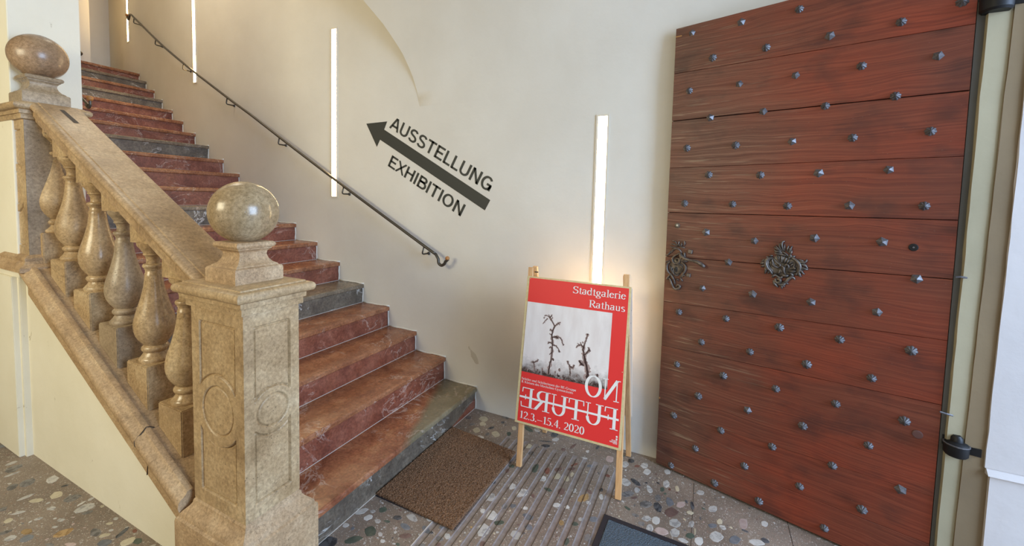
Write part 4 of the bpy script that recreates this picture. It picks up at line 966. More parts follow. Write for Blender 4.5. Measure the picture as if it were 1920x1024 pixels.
def stroke(bm, pts, ws, z, jit=0):
    prev = None
    pp = []
    for i in range(len(pts)-1):
        n = 4
        for j in range(n):
            t = j/n; pp.append((pts[i][0]+(pts[i+1][0]-pts[i][0])*t, pts[i][1]+(pts[i+1][1]-pts[i][1])*t, ws[i]+(ws[i+1]-ws[i])*t))
    pp.append((pts[-1][0], pts[-1][1], ws[-1]))
    for i, (x, y, w) in enumerate(pp):
        a = pp[max(0, i-1)]; b = pp[min(len(pp)-1, i+1)]; dx, dy = b[0]-a[0], b[1]-a[1]; L = math.hypot(dx, dy) or 1
        w1 = w*(1+rr.uniform(-jit, jit))/2*1.15; w2 = w*(1+rr.uniform(-jit, jit))/2*1.15
        jx = rr.uniform(-jit, jit)*.0012
        q = (bm.verts.new((x-dy/L*w1+jx, y+dx/L*w1, z)), bm.verts.new((x+dy/L*w2+jx, y-dx/L*w2, z)))
        if prev: bm.faces.new((prev[0], prev[1], q[1], q[0]))
        prev = q
for pts, ws in INK:
    stroke(bh, pts, [w*2.1+.003 for w in ws], .00035, .6)
    stroke(bm, pts, ws, .0006, .45)
    for k in range(len(pts)-1):      # twiglets
        for _ in range(2):
            t = rr.random(); x = pts[k][0]+(pts[k+1][0]-pts[k][0])*t; y = pts[k][1]+(pts[k+1][1]-pts[k][1])*t
            a = rr.uniform(0, 2*PI); L = rr.uniform(.003, .011)
            stroke(bm, [(x, y), (x+L*math.cos(a), y+L*math.sin(a))], [.0018, .0005], .0006, .3)
for i in range(70):                  # ragged ground
    x = .012+.50*rr.random(); y = .292+rr.uniform(0, .012)
    a = rr.uniform(.1, PI-.1); L = rr.uniform(.005, .022)
    stroke(bm, [(x, y), (x+L*math.cos(a), y+L*abs(math.sin(a)))], [rr.uniform(.002, .007), .001], .0006, .5)
o = finish('ink_wash', bh, M['ink_mid'], poster); o = finish('ink_drawing', bm, M['ink'], poster); o['label'] = 'dark brown withered tree shapes'

# serif lettering drawn stroke by stroke
T_, t_ = .125, .042
def wdt(dx, dy):
    L = math.hypot(dx, dy) or 1; return t_+(T_-t_)*abs(dy/L)**1.4
def A(cx, cy, rx, ry, a0, a1, n=18, k=1.0):
    pts = []
    for i in range(n+1):
        a = math.radians(a0+(a1-a0)*i/n); pts.append((cx+rx*math.cos(a), cy+ry*math.sin(a), wdt(-rx*math.sin(a), ry*math.cos(a))*k))
    return pts
def Ln(x0, y0, x1, y1, w): return [(x0, y0, w), (x1, y1, w)]
def Sf(x, y, l): return [(x-l/2, y+(.018 if y < .1 else -.018), .036), (x+l/2, y+(.018 if y < .1 else -.018), .036)]
T, t = T_, t_
G = {
 'S': (.66, [A(.33,.745,.21,.22,25,255), A(.33,.27,.24,.245,80,-155), Ln(.28,.53,.42,.49,T), Ln(.55,.72,.57,.98,t), Ln(.09,.02,.07,.3,t)]),
 't': (.36, [Ln(.17,.12,.17,.84,T*.8), A(.27,.12,.11,.10,180,320), Ln(.02,.645,.33,.645,t)]),
 'a': (.52, [Ln(.37,.08,.37,.5,T*.8), A(.23,.5,.15,.15,0,165), A(.2,.19,.145,.165,40,330), Ln(.24,.37,.37,.4,t), Ln(.37,.06,.47,.04,t)]),
 'd': (.58, [A(.25,.32,.19,.31,0,360), Ln(.43,.03,.43,1.0,T*.8), Sf(.38,1.0,.14), Ln(.43,.03,.55,.04,t)]),
 'g': (.54, [A(.24,.43,.16,.20,0,360), A(.25,-.13,.21,.14,0,360), Ln(.36,.58,.5,.6,t), Ln(.14,.26,.10,.14,t), Ln(.10,.12,.38,.04,T*.7)]),
 'l': (.3, [Ln(.15,0,.15,1.0,T*.8), Sf(.15,0,.28), Sf(.1,1.0,.14)]),
 'e': (.48, [A(.24,.32,.18,.31,12,330), Ln(.07,.40,.42,.40,t)]),
 'r': (.38, [Ln(.13,0,.13,.64,T*.8), A(.28,.5,.14,.13,40,160), Sf(.14,0,.27), Sf(.08,.65,.13)]),
 'i': (.3, [Ln(.15,0,.15,.64,T*.8), Ln(.15,.83,.15,.95,T), Sf(.15,0,.28), Sf(.1,.65,.14)]),
 'R': (.74, [Ln(.17,0,.17,1,T), Sf(.17,0,.33), Sf(.13,1,.26), A(.36,.745,.22,.235,-90,90), Ln(.17,.98,.36,.98,t), Ln(.17,.5,.36,.5,t), Ln(.36,.5,.66,.03,T), Sf(.69,0,.15)]),
 'h': (.58, [Ln(.14,0,.14,1,T*.8), A(.29,.46,.14,.18,0,160), Ln(.43,0,.43,.46,T*.8), Sf(.14,0,.26), Sf(.43,0,.24), Sf(.09,1,.13)]),
 'n': (.58, [Ln(.14,0,.14,.64,T*.8), A(.29,.46,.14,.18,0,160), Ln(.43,0,.43,.46,T*.8), Sf(.14,0,.26), Sf(.43,0,.24), Sf(.09,.65,.13)]),
 'm': (.88, [Ln(.14,0,.14,.64,T*.8), A(.29,.46,.14,.18,0,160), Ln(.43,0,.43,.46,T*.8), A(.58,.46,.15,.18,0,160), Ln(.73,0,.73,.46,T*.8), Sf(.14,0,.24), Sf(.43,0,.22), Sf(.73,0,.22)]),
 'u': (.58, [Ln(.13,.2,.13,.64,T*.8), A(.27,.2,.14,.17,180,330), Ln(.42,.02,.42,.64,T*.8), Sf(.09,.65,.13), Sf(.37,.65,.13)]),
 's': (.42, [A(.2,.49,.12,.14,30,265), A(.21,.17,.14,.15,85,-150), Ln(.18,.35,.26,.31,T*.7)]),
 'c': (.46, [A(.24,.32,.18,.31,40,325)]),
 'B': (.68, [Ln(.17,0,.17,1,T), A(.34,.755,.2,.225,-90,90), A(.36,.26,.23,.245,-90,90), Ln(.06,.98,.34,.98,t), Ln(.06,.02,.36,.02,t), Ln(.17,.515,.36,.515,t)]),
 'E': (.66, [Ln(.17,0,.17,1,T), Ln(.05,.98,.58,.98,t), Ln(.05,.02,.6,.02,t), Ln(.17,.52,.42,.52,t), Ln(.57,.98,.58,.76,t), Ln(.59,.02,.62,.26,t), Ln(.42,.4,.42,.64,t)]),
 'F': (.62, [Ln(.17,0,.17,1,T), Ln(.05,.98,.56,.98,t), Sf(.17,0,.32), Ln(.17,.52,.42,.52,t), Ln(.55,.98,.56,.76,t), Ln(.42,.4,.42,.64,t)]),
 'G': (.78, [A(.4,.5,.31,.48,35,320), Ln(.66,.06,.66,.4,T), Sf(.64,.42,.26), Ln(.63,.72,.65,.98,t)]),
 'K': (.76, [Ln(.17,0,.17,1,T), Sf(.17,0,.32), Sf(.17,1,.32), Ln(.2,.4,.62,.97,t), Ln(.34,.57,.68,.02,T), Sf(.68,0,.22), Sf(.62,1,.2)]),
 'M': (.96, [Ln(.15,0,.15,1,t), Ln(.17,.97,.46,.04,T), Ln(.46,.04,.78,.97,t), Ln(.8,0,.8,1,T), Sf(.14,0,.2), Sf(.8,0,.26), Sf(.12,1,.18), Sf(.84,1,.18)]),
 'N': (.80, [Ln(.15,0,.15,1,t*1.2), Ln(.14,.99,.66,.02,T*1.05), Ln(.66,.0,.66,1,t*1.2), Sf(.15,0,.24), Sf(.66,1,.24), Sf(.09,1,.18)]),
 'O': (.80, [A(.4,.5,.32,.49,0,360,32,1.1)]),
 'U': (.80, [Ln(.17,1,.17,.32,T), A(.41,.34,.24,.33,180,360), Ln(.65,.34,.65,1,t*1.2), Sf(.17,1,.32), Sf(.65,1,.22)]),
 'T': (.70, [Ln(.35,0,.35,1,T), Ln(.03,.98,.67,.98,t), Ln(.04,.98,.03,.76,t), Ln(.66,.98,.67,.76,t), Sf(.35,0,.32)]),
 'p': (.58, [Ln(.14,-.3,.14,.64,T*.8), A(.32,.32,.19,.31,-150,150), Sf(.14,-.3,.26)]),
 'y': (.54, [Ln(.08,.64,.28,.08,T*.8), Ln(.46,.64,.2,-.26,t), Sf(.09,.66,.2), Sf(.45,.66,.17), A(.15,-.22,.07,.07,-60,-200)]),
 '1': (.42, [Ln(.22,0,.22,1,T), Sf(.22,0,.3), Ln(.06,.86,.22,.97,t)]),
 '2': (.52, [A(.24,.7,.17,.28,155,-25), Ln(.40,.58,.06,.05,t*1.6), Ln(.04,.05,.44,.05,.09), Ln(.44,.05,.48,.2,t)]),
 '3': (.5, [A(.22,.75,.16,.23,150,-80), A(.22,.27,.19,.26,85,-150)]),
 '4': (.52, [Ln(.35,0,.35,1,T), Ln(.35,.98,.04,.3,t), Ln(.03,.28,.48,.28,t*1.4)]),
 '5': (.5, [Ln(.14,.95,.42,.95,.09), Ln(.14,.95,.1,.55,t), A(.2,.3,.22,.30,105,-145)]),
 '0': (.52, [A(.25,.5,.18,.49,0,360)]),
 '8': (.52, [A(.25,.76,.15,.22,0,360), A(.25,.27,.18,.26,0,360)]),
 '.': (.24, [Ln(.1,0,.1,.11,T)]), '-': (.36, [Ln(.04,.3,.28,.3,.07)]), '_': (.62, [Ln(.03,.3,.57,.3,.05)]), ' ': (.26, []),
}
G['U2'] = None
G['v'] = (.58, G['u'][1]+[Ln(.18,.82,.18,.93,T), Ln(.36,.82,.36,.93,T)])   # u with two dots
def serif(name, text, x0, x1, base, h, parent, mirror=False, mat='ink_white', z=.0008, label=None, split=False):
    adv = 0; groups = []
    for ch in text:
        w, el = G[ch]; quads = []
        for s in el:
            prev = None
            for i, (x, y, ww) in enumerate(s):
                a = s[max(0, i-1)]; b = s[min(len(s)-1, i+1)]; dx, dy = b[0]-a[0], b[1]-a[1]; L = math.hypot(dx, dy) or 1
                q = ((adv+x-dy/L*ww/2, y+dx/L*ww/2), (adv+x+dy/L*ww/2, y-dx/L*ww/2))
                if prev: quads.append((prev[0], prev[1], q[1], q[0]))
                prev = q
        adv += w; groups.append(quads)
    xs_ = [p[0] for g in groups for q in g for p in q]; a, b = min(xs_), max(xs_)
    if not split: groups = [[q for g in groups for q in g]]
    for g in groups:
        bm = bmesh.new()
        for q in g:
            vv = []
            for (px, py) in q:
                u = (px-a)/(b-a); u = 1-u if mirror else u
                vv.append(bm.verts.new((x0+u*(x1-x0), base+py*h, z)))
            bm.faces.new(vv)
        o = finish(name, bm, M[mat], parent)
        if label and not split: o['label'] = label
    return o
serif('lettering', 'Stadtgalerie', .284, .590, .796, .042, poster, label='white words Stadtgalerie Rathaus')
serif('lettering', 'Rathaus', .384, .590, .727, .042, poster)
serif('lettering', 'Schvler und Schvlerinnen der BE-Gruppe', .006, .348, .2425, .0135, poster, label='two small white lines about the school classes')
serif('lettering', '8. Klassen des Musischen Gymnasiums', .008, .331, .2245, .0135, poster)
serif('letter', 'NO', .396, .594, .234, .115, poster, mirror=True, split=True)
serif('letter', 'FUTURE', .012, .594, .086, .114, poster, mirror=True, split=True)
serif('lettering', '12.3._15.4. 2020', .016, .412, .018, .042, poster, label='white dates 12.3.-15.4. 2020')
bm = bmesh.new(); quad(bm, ((.003, .138, .0009), (.596, .138, .0009), (.596, .149, .0009), (.003, .149, .0009)))
o = finish('strike_line', bm, M['ink_white'], poster)
bm = bmesh.new()
for a in ((.587, .596, .050, .059), (.587, .596, .037, .046)): quad(bm, ((a[0], a[2], .0006), (a[1], a[2], .0006), (a[1], a[3], .0006), (a[0], a[3], .0006)))
lg = finish('gallery_logo', bm, M['ink_white'], poster); lg['label'] = 'small white gallery logo'
for txt, x0, x1, y0, h in (('STADT', .565, .596, .028, .0065), ('GALERIE', .555, .596, .020, .0065), ('RATHAUS', .574, .596, .014, .0042)):
    me = font_mesh(txt, .03); xs_ = [v.co.x for v in me.vertices]; a, b = min(xs_), max(xs_); hh = max(v.co.y for v in me.vertices)
    for v in me.vertices: v.co = (x0+(v.co.x-a)/(b-a)*(x1-x0), y0+v.co.y/hh*h, .0008)
    me.materials.append(M['ink_white']); add_obj('logo_lettering', me, None, poster)
for x, y in ((.007, .853), (.598, .4)):
    bm = bmesh.new(); lathe(bm, (x, y, 0), [(.0025, .0), (.0022, .0012)], 10); finish('pin', bm, M['pine_pale'], poster)
# screws and knots on the right batten
for v, dx in ((1.02, 0), (.95, .002), (.88, -.001), (.845, .001), (.80, 0)):
    bm = bmesh.new(); lathe(bm, (0, 0, 0), [(.0035, 0), (.002, .001)], 10)
    P = onp(xr+.0165+.0005, v, .022+dx)
    bmesh.ops.transform(bm, matrix=Matrix.Translation(P) @ Matrix.Rotation(PI/2, 4, 'Y'), verts=bm.verts)
    attach(finish('screw', bm, M['screw'], None), pst)

# ================================================================== DOOR LEAF
DOOR = bpy.data.objects.new('door_1', None); COL.objects.link(DOOR)
DOOR.location = (-.211, 2.598, 0); DOOR.rotation_euler.z = math.radians(-16.04)
DOOR['kind'] = 'structure'; DOOR['label'] = 'tall studded red-brown plank door leaf standing open at the right'
DW = 1.175
JT = [(.012, .012), (.166, .187), (.352, .397), (.748, .795), (1.018, 1.069), (1.291, 1.324), (1.554, 1.566), (1.816, 1.823), (2.089, 2.083), (2.361, 2.341), (2.617, 2.600+.02)]
GAP = [0, .0008, .0008, .0014, .0012, .0028, .003, .0012, .0042, .0012, 0]
rd = random.Random(21)
core = box('door_core', .004, DW-.004, .012, .055, .02, 2.60, M['door_core'], DOOR)
for i in range(len(JT)-1):
    (a0, a1), (b0, b1) = JT[i], JT[i+1]; g0, g1 = GAP[i], GAP[i+1]
    bm = bmesh.new(); n = 24; pr_ = rd.uniform(-.0012, .0012)
    lo = []; hi = []
    for k in range(n+1):
        s = k/n; x = DW*s + (rd.uniform(-.001, .001) if 0 < k < n else 0)
        wob = rd.uniform(-.0006, .0006) if 0 < k < n else 0
        lo.append((x, a0+(a1-a0)*s+g0/2+wob)); hi.append((x, b0+(b1-b0)*s-g1/2+wob*.5))
    if i == 9 or i == 0:
        pass
    ch = .0016
    F = [[bm.verts.new((x, pr_+(0 if 0 < r_i < 3 else ch), z)) for (x, z) in row] for r_i, row in enumerate((lo, [(x, z+ch) for x, z in lo], [(x, z-ch) for x, z in hi], hi))]
    Bk = [[bm.verts.new((x, .014, z)) for (x, z) in row] for row in (lo, hi)]
    for r0, r1 in zip(F, F[1:]):
        for k in range(n): bm.faces.new((r0[k], r0[k+1], r1[k+1], r1[k]))
    for k in range(n):
        bm.faces.new((Bk[0][k], Bk[0][k+1], F[0][k+1], F[0][k])); bm.faces.new((F[3][k], F[3][k+1], Bk[1][k+1], Bk[1][k]))
        bm.faces.new((Bk[0][k+1], Bk[0][k], Bk[1][k], Bk[1][k+1]))
    bm.faces.new((F[0][0], F[1][0], F[2][0], F[3][0], Bk[1][0], Bk[0][0])); bm.faces.new((F[0][n], Bk[0][n], Bk[1][n], F[3][n], F[2][n], F[1][n]))
    finish('plank', bm, M['door_wood'], DOOR)
# iron edge strap seen beside the hinge edge
box('edge_strap', DW+.003, DW+.009, .004, .040, .80, 1.33, M['iron'], DOOR)
# studs
STUDS = [(0.09,2.572),(0.339,2.566),(0.591,2.561),(0.832,2.566),(1.134,2.436),(0.207,2.41),(0.46,2.408),(0.717,2.405),(0.959,2.404),(0.091,2.25),(0.346,2.246),(0.593,2.246),(0.839,2.243),(1.079,2.237),(0.211,2.086),(0.464,2.088),(0.718,2.082),(0.959,2.092),(0.093,1.926),(0.345,1.925),(0.596,1.926),(0.826,1.925),(1.075,1.931),(0.218,1.771),(0.468,1.764),(0.71,1.768),(0.956,1.776),(0.095,1.61),(0.346,1.611),(0.594,1.608),(0.832,1.616),(1.075,1.621),(0.22,1.451),(0.459,1.422),(0.711,1.457),(0.953,1.459),(0.342,1.296),(1.07,1.311),(0.216,1.133),(0.465,1.142),(0.715,1.146),(0.954,1.144),(0.093,0.972),(0.345,0.986),(0.592,0.993),(0.832,0.99),(1.072,1.0),(0.225,0.825),(0.469,0.834),(0.714,0.837),(0.953,0.842),(0.096,0.658),(0.348,0.667),(0.594,0.674),(0.835,0.681),(1.069,0.688),(0.224,0.51),(0.474,0.518),(0.715,0.526),(0.96,0.531),(0.092,0.346),(0.351,0.357),(0.594,0.368),(0.839,0.38),(1.075,0.38),(0.223,0.198),(0.475,0.209),(0.719,0.217),(0.955,0.224),(0.091,0.036),(0.333,0.045),(0.551,0.053),(0.826,0.061)]
def stud_mesh(kind):
    bm = bmesh.new(); n = 32 if kind == 'flute' else 5
    R, Hh = .0215, .019
    rings = []
    lv = [(1.0, 0), (1.0, .12), (.86, .34), (.55, .66), (.2, .93)] if kind == 'flute' else [(1.0, 0), (.98, .14), (.55, .55)]
    for s, hh in lv:
        ring = []
        for i in range(n):
            a = 2*PI*i/n; f = 1.0
            if kind == 'flute':
                f = 1-.16*(i % 4 in (0,))-.05*(i % 4 in (1, 3)) if s > .3 else 1
            ring.append(bm.verts.new((R*s*f*math.cos(a), -Hh*hh*(1 if i % 4 or kind != 'flute' else .85), R*s*f*math.sin(a))))
        rings.append(ring)
    tip = bm.verts.new((0, -Hh, 0))
    for a, b in zip(rings, rings[1:]):
        for i in range(n): bm.faces.new((a[i], a[(i+1) % n], b[(i+1) % n], b[i]))
    for i in range(n): bm.faces.new((rings[-1][i], rings[-1][(i+1) % n], tip))
    bmesh.ops.recalc_face_normals(bm, faces=bm.faces)
    me = bpy.data.meshes.new('stud'); bm.to_mesh(me); bm.free(); me.materials.append(M['iron']); return me
SM = {'flute': stud_mesh('flute'), 'facet': stud_mesh('facet')}
for u, z in STUDS:
    kind = 'facet' if (z > 1.1 and rd.random() < .30) or (1.1 < z < 1.5) or rd.random() < .1 else 'flute'
    o = add_obj('stud', SM[kind], None, DOOR); s = rd.uniform(.86, 1.06)
    o.location = (u, .0005, z); o.scale = (s, rd.uniform(.85, 1.1), s); o.rotation_euler.y = rd.uniform(0, 1.5)
def disc(name, u, z, R, h, mat, parent=DOOR, n=20):
    bm = bmesh.new(); lathe(bm, (0, 0, 0), [(R, 0), (R*.96, h*.7), (R*.8, h)], n)
    bmesh.ops.transform(bm, matrix=Matrix.Translation((u, 0, z)) @ Matrix.Rotation(PI/2, 4, 'X'), verts=bm.verts)
    return finish(name, bm, mat, parent)
o = disc('flat_rivet', 1.053, 1.444, .016, .003, M['black_iron']); o['label'] = 'flat round iron rivet'
disc('rivet_pin', 1.053, 1.444, .004, .005, M['iron'], o, 10)
o = disc('lock_cylinder', .060, 1.479, .0155, .004, M['bronze']); o['label'] = 'small round lock cylinder'
disc('keyway', .060, 1.480, .006, .006, flat('bright_brass', (200, 196, 180), .35), o, 12)
disc('worn_rivet', 1.112, .645, .018, .004, flat('painted_rivet', (96, 66, 62), .5))
# chips of bare wood at the lock edge
bw = flat('bare_wood', (190, 140, 84), .7)
box('bare_chip', .0, .034, -.0015, .0, 2.568, 2.573, bw, DOOR); box('bare_chip', -.0, .007, -.0015, .001, .418, .428, bw, DOOR)

# ---- baroque fittings, modelled in the door plane (u, z), standing proud towards the room
def scroll(cu, cz, r0, r1, a0, a1, n=26):
    out = []
    for i in range(n+1):
        s = i/n; a = math.radians(a0+(a1-a0)*s); r = r0+(r1-r0)*s
        out.append((cu+r*math.cos(a), cz+r*math.sin(a)))
    return out
def uv_tube(bm, pts, r, y=-.006, flatn=1.0, yend=None):
    P = []
    for i, (u, z) in enumerate(pts):
        s = i/(len(pts)-1); P.append((u, y if yend is None else y+(yend-y)*s, z))
    rr_ = [r*(.45+.55*math.sin(PI*min(1, .15+.85*(i/(len(pts)-1))))) if isinstance(r, float) else r[i] for i in range(len(pts))]
    tube(bm, P, rr_, 8)
def leaf(bm, u, z, ang, L, w, y=-.004, curl=.012):
    n = 7; a = math.radians(ang); mid = []; 
    for i in range(n+1):
        s = i/n; bend = a+curl*40*s*s*(1 if (int(ang) % 2 == 0) else -1)
        if i == 0: p = (u, z)
        else: p = (mid[-1][0]+L/n*math.cos(bend), mid[-1][1]+L/n*math.sin(bend))
        mid.append((*p, bend))
    A_1 = []; B_1 = []; C_1 = []
    for i, (x, zz, b) in enumerate(mid):
        s = i/n; ww = w*math.sin(PI*min(1, .12+.88*s))**.8*(.9 if s < .9 else .6)
        A_1.append(bm.verts.new((x-ww*math.sin(b), -.001, zz+ww*math.cos(b)))); B_1.append(bm.verts.new((x, y-.004*math.sin(PI*s)-.006*s, zz))); C_1.append(bm.verts.new((x+ww*math.sin(b), -.001, zz-ww*math.cos(b))))
    for i in range(n):
        bm.faces.new((A_1[i], A_1[i+1], B_1[i+1], B_1[i])); bm.faces.new((B_1[i], B_1[i+1], C_1[i+1], C_1[i]))
# cast plate: shell, scrolls and leaves, each a swelling tapered rod laid on a shallow boss
ORN = [([(0.6181,1.3524),(0.6055,1.3654),(0.5929,1.3756),(0.5829,1.3804)],5),([(0.5888,1.3839),(0.5844,1.3979),(0.5811,1.415),(0.584,1.4282),(0.5923,1.4318)],6),([(0.5852,1.3835),(0.5761,1.3942),(0.5717,1.4083),(0.5723,1.4185)],5),([(0.5828,1.3818),(0.5701,1.3907),(0.561,1.4001),(0.5569,1.4084)],5),([(0.5807,1.3773),(0.5679,1.3876),(0.5564,1.3938),(0.5494,1.4004)],5),([(0.5858,1.372),(0.5709,1.3763),(0.5585,1.3779),(0.5507,1.3854)],6),([(0.5872,1.3678),(0.5715,1.3662),(0.5604,1.3665),(0.5542,1.3746)],6),([(0.595,1.3816),(0.5942,1.396),(0.5931,1.4074),(0.5935,1.4175)],4),([(0.6071,1.3799),(0.6065,1.3914),(0.6082,1.403),(0.6106,1.4119)],5),([(0.6133,1.3748),(0.6173,1.3896),(0.6203,1.4013),(0.6245,1.4103)],6),([(0.6174,1.3667),(0.6216,1.3757),(0.6237,1.3816),(0.6244,1.3903)],5),([(0.6205,1.3527),(0.6212,1.3613),(0.6184,1.3696)],6),([(0.6205,1.3527),(0.6273,1.3591),(0.6343,1.3599),(0.6388,1.3632)],5),([(0.5455,1.3429),(0.5318,1.3399),(0.521,1.3298),(0.5181,1.3117),(0.5243,1.2917),(0.5364,1.2784),(0.5445,1.2662),(0.5487,1.2579)],9),([(0.5384,1.3347),(0.5287,1.3277),(0.527,1.3127),(0.5329,1.2957),(0.5463,1.2797),(0.5507,1.2685)],5),([(0.5281,1.3395),(0.5227,1.3448),(0.5213,1.3491)],5),([(0.5449,1.3531),(0.5374,1.3538),(0.5314,1.3487)],5),([(0.516,1.3292),(0.5059,1.3266),(0.4997,1.3214)],5),([(0.5153,1.3173),(0.504,1.313),(0.4941,1.3058)],7),([(0.5172,1.3056),(0.5074,1.2985),(0.4975,1.2912)],7),([(0.5191,1.294),(0.5197,1.2822),(0.5186,1.2701),(0.5158,1.2593)],7),([(0.5287,1.2804),(0.5317,1.2719),(0.5298,1.2597)],5),([(0.4986,1.3183),(0.5036,1.3218),(0.5109,1.3286),(0.5194,1.3355)],4),([(0.6276,1.3534),(0.6422,1.3437),(0.6546,1.3309),(0.6613,1.3147),(0.6601,1.2946),(0.6528,1.2794),(0.6414,1.2722)],9),([(0.6447,1.3411),(0.6536,1.3279),(0.6545,1.311),(0.6518,1.2964),(0.6409,1.2821)],6),([(0.6422,1.3437),(0.6543,1.3365),(0.6683,1.3353),(0.6797,1.3367),(0.6861,1.3445),(0.6862,1.3515)],6),([(0.6537,1.3478),(0.6655,1.3435),(0.6772,1.3406)],5),([(0.6597,1.323),(0.6712,1.3244),(0.683,1.3188),(0.6927,1.3074)],6),([(0.6626,1.312),(0.6744,1.3078),(0.685,1.3035),(0.6941,1.3033)],6),([(0.6732,1.3303),(0.6827,1.323),(0.69,1.3154)],5),([(0.6619,1.3034),(0.6683,1.2929),(0.6746,1.2824),(0.6817,1.2791)],6),([(0.6591,1.2917),(0.661,1.2777),(0.6638,1.2682),(0.6697,1.2662)],7),([(0.6503,1.282),(0.6507,1.2735),(0.6487,1.2675)],6),([(0.6651,1.3095),(0.6724,1.3019),(0.6773,1.2969)],5),([(0.548,1.3417),(0.5559,1.3338),(0.5639,1.323),(0.5742,1.3155),(0.5793,1.3103),(0.5772,1.3042),(0.571,1.3049),(0.5683,1.3104),(0.573,1.3139)],6),([(0.5438,1.3265),(0.5471,1.3122),(0.5551,1.3029),(0.5677,1.2986),(0.58,1.2987)],7),([(0.547,1.3386),(0.5449,1.3296),(0.5507,1.3156),(0.5624,1.3053)],5),([(0.5996,1.2954),(0.6093,1.2952),(0.6148,1.3031),(0.6131,1.313),(0.6057,1.3164),(0.6001,1.3085),(0.6041,1.3018),(0.6087,1.3052)],6),([(0.5793,1.3103),(0.5894,1.3057),(0.5958,1.2978),(0.5966,1.2834),(0.6008,1.2724),(0.606,1.2658)],7),([(0.5863,1.2937),(0.5807,1.2842),(0.5777,1.2722),(0.5731,1.2657)],5),([(0.5901,1.2913),(0.5883,1.2794),(0.5876,1.2706)],5),([(0.5939,1.2889),(0.5957,1.2775),(0.5986,1.2692)],5),([(0.6162,1.3004),(0.6281,1.2991),(0.6397,1.3034),(0.6424,1.298),(0.6371,1.3088),(0.64,1.3206),(0.6383,1.3289)],6),([(0.6172,1.2804),(0.6289,1.2848),(0.6406,1.2878),(0.65,1.2876)],7),([(0.6221,1.2782),(0.6297,1.2706),(0.6395,1.2647)],7),([(0.5573,1.2606),(0.5701,1.2536),(0.5828,1.2466),(0.5921,1.2537),(0.5882,1.259)],6),([(0.5658,1.2412),(0.564,1.2292),(0.5718,1.2215),(0.5827,1.2247),(0.5846,1.2352),(0.577,1.2399),(0.5712,1.2332),(0.5763,1.2296)],8),([(0.5576,1.2312),(0.5597,1.2168),(0.5677,1.2062),(0.5768,1.1974)],7),([(0.5482,1.2446),(0.5552,1.2544),(0.5673,1.259)],6),([(0.584,1.2234),(0.5962,1.2223),(0.6102,1.2331),(0.619,1.2475),(0.6305,1.2563),(0.6401,1.2534),(0.644,1.2454)],8),([(0.5917,1.2624),(0.6063,1.2601),(0.6181,1.2646)],8),([(0.6208,1.2578),(0.6301,1.262),(0.6374,1.2587)],5),([(0.6035,1.2234),(0.6119,1.2233),(0.6193,1.2201)],5),([(0.5943,1.2133),(0.5923,1.2042),(0.593,1.1927)],6),([(0.5943,1.2133),(0.5994,1.2083),(0.6033,1.2045)],5),([(0.5893,1.2154),(0.5872,1.2093),(0.5849,1.206)],4),([(0.5746,1.2161),(0.5895,1.2125),(0.6014,1.2173),(0.6083,1.2242)],8),([(0.5718,1.3589),(0.5752,1.3418),(0.5786,1.3247)],4),([(0.584,1.3602),(0.5846,1.34),(0.5849,1.3197)],5),([(0.5938,1.3584),(0.5911,1.3407),(0.5898,1.3203)],4),([(0.6062,1.3511),(0.5998,1.3359),(0.5973,1.3154)],5),([(0.6162,1.3436),(0.6099,1.3284),(0.6034,1.3147)],5),([(0.631,1.3338),(0.6197,1.3239),(0.6142,1.3146)],5),([(0.6362,1.3258),(0.6272,1.3162),(0.6182,1.3064)],5),([(0.5634,1.3551),(0.5691,1.3411),(0.5749,1.3243)],4),([(0.5643,1.3625),(0.5813,1.3643),(0.5985,1.3618),(0.6132,1.3547)],5)]
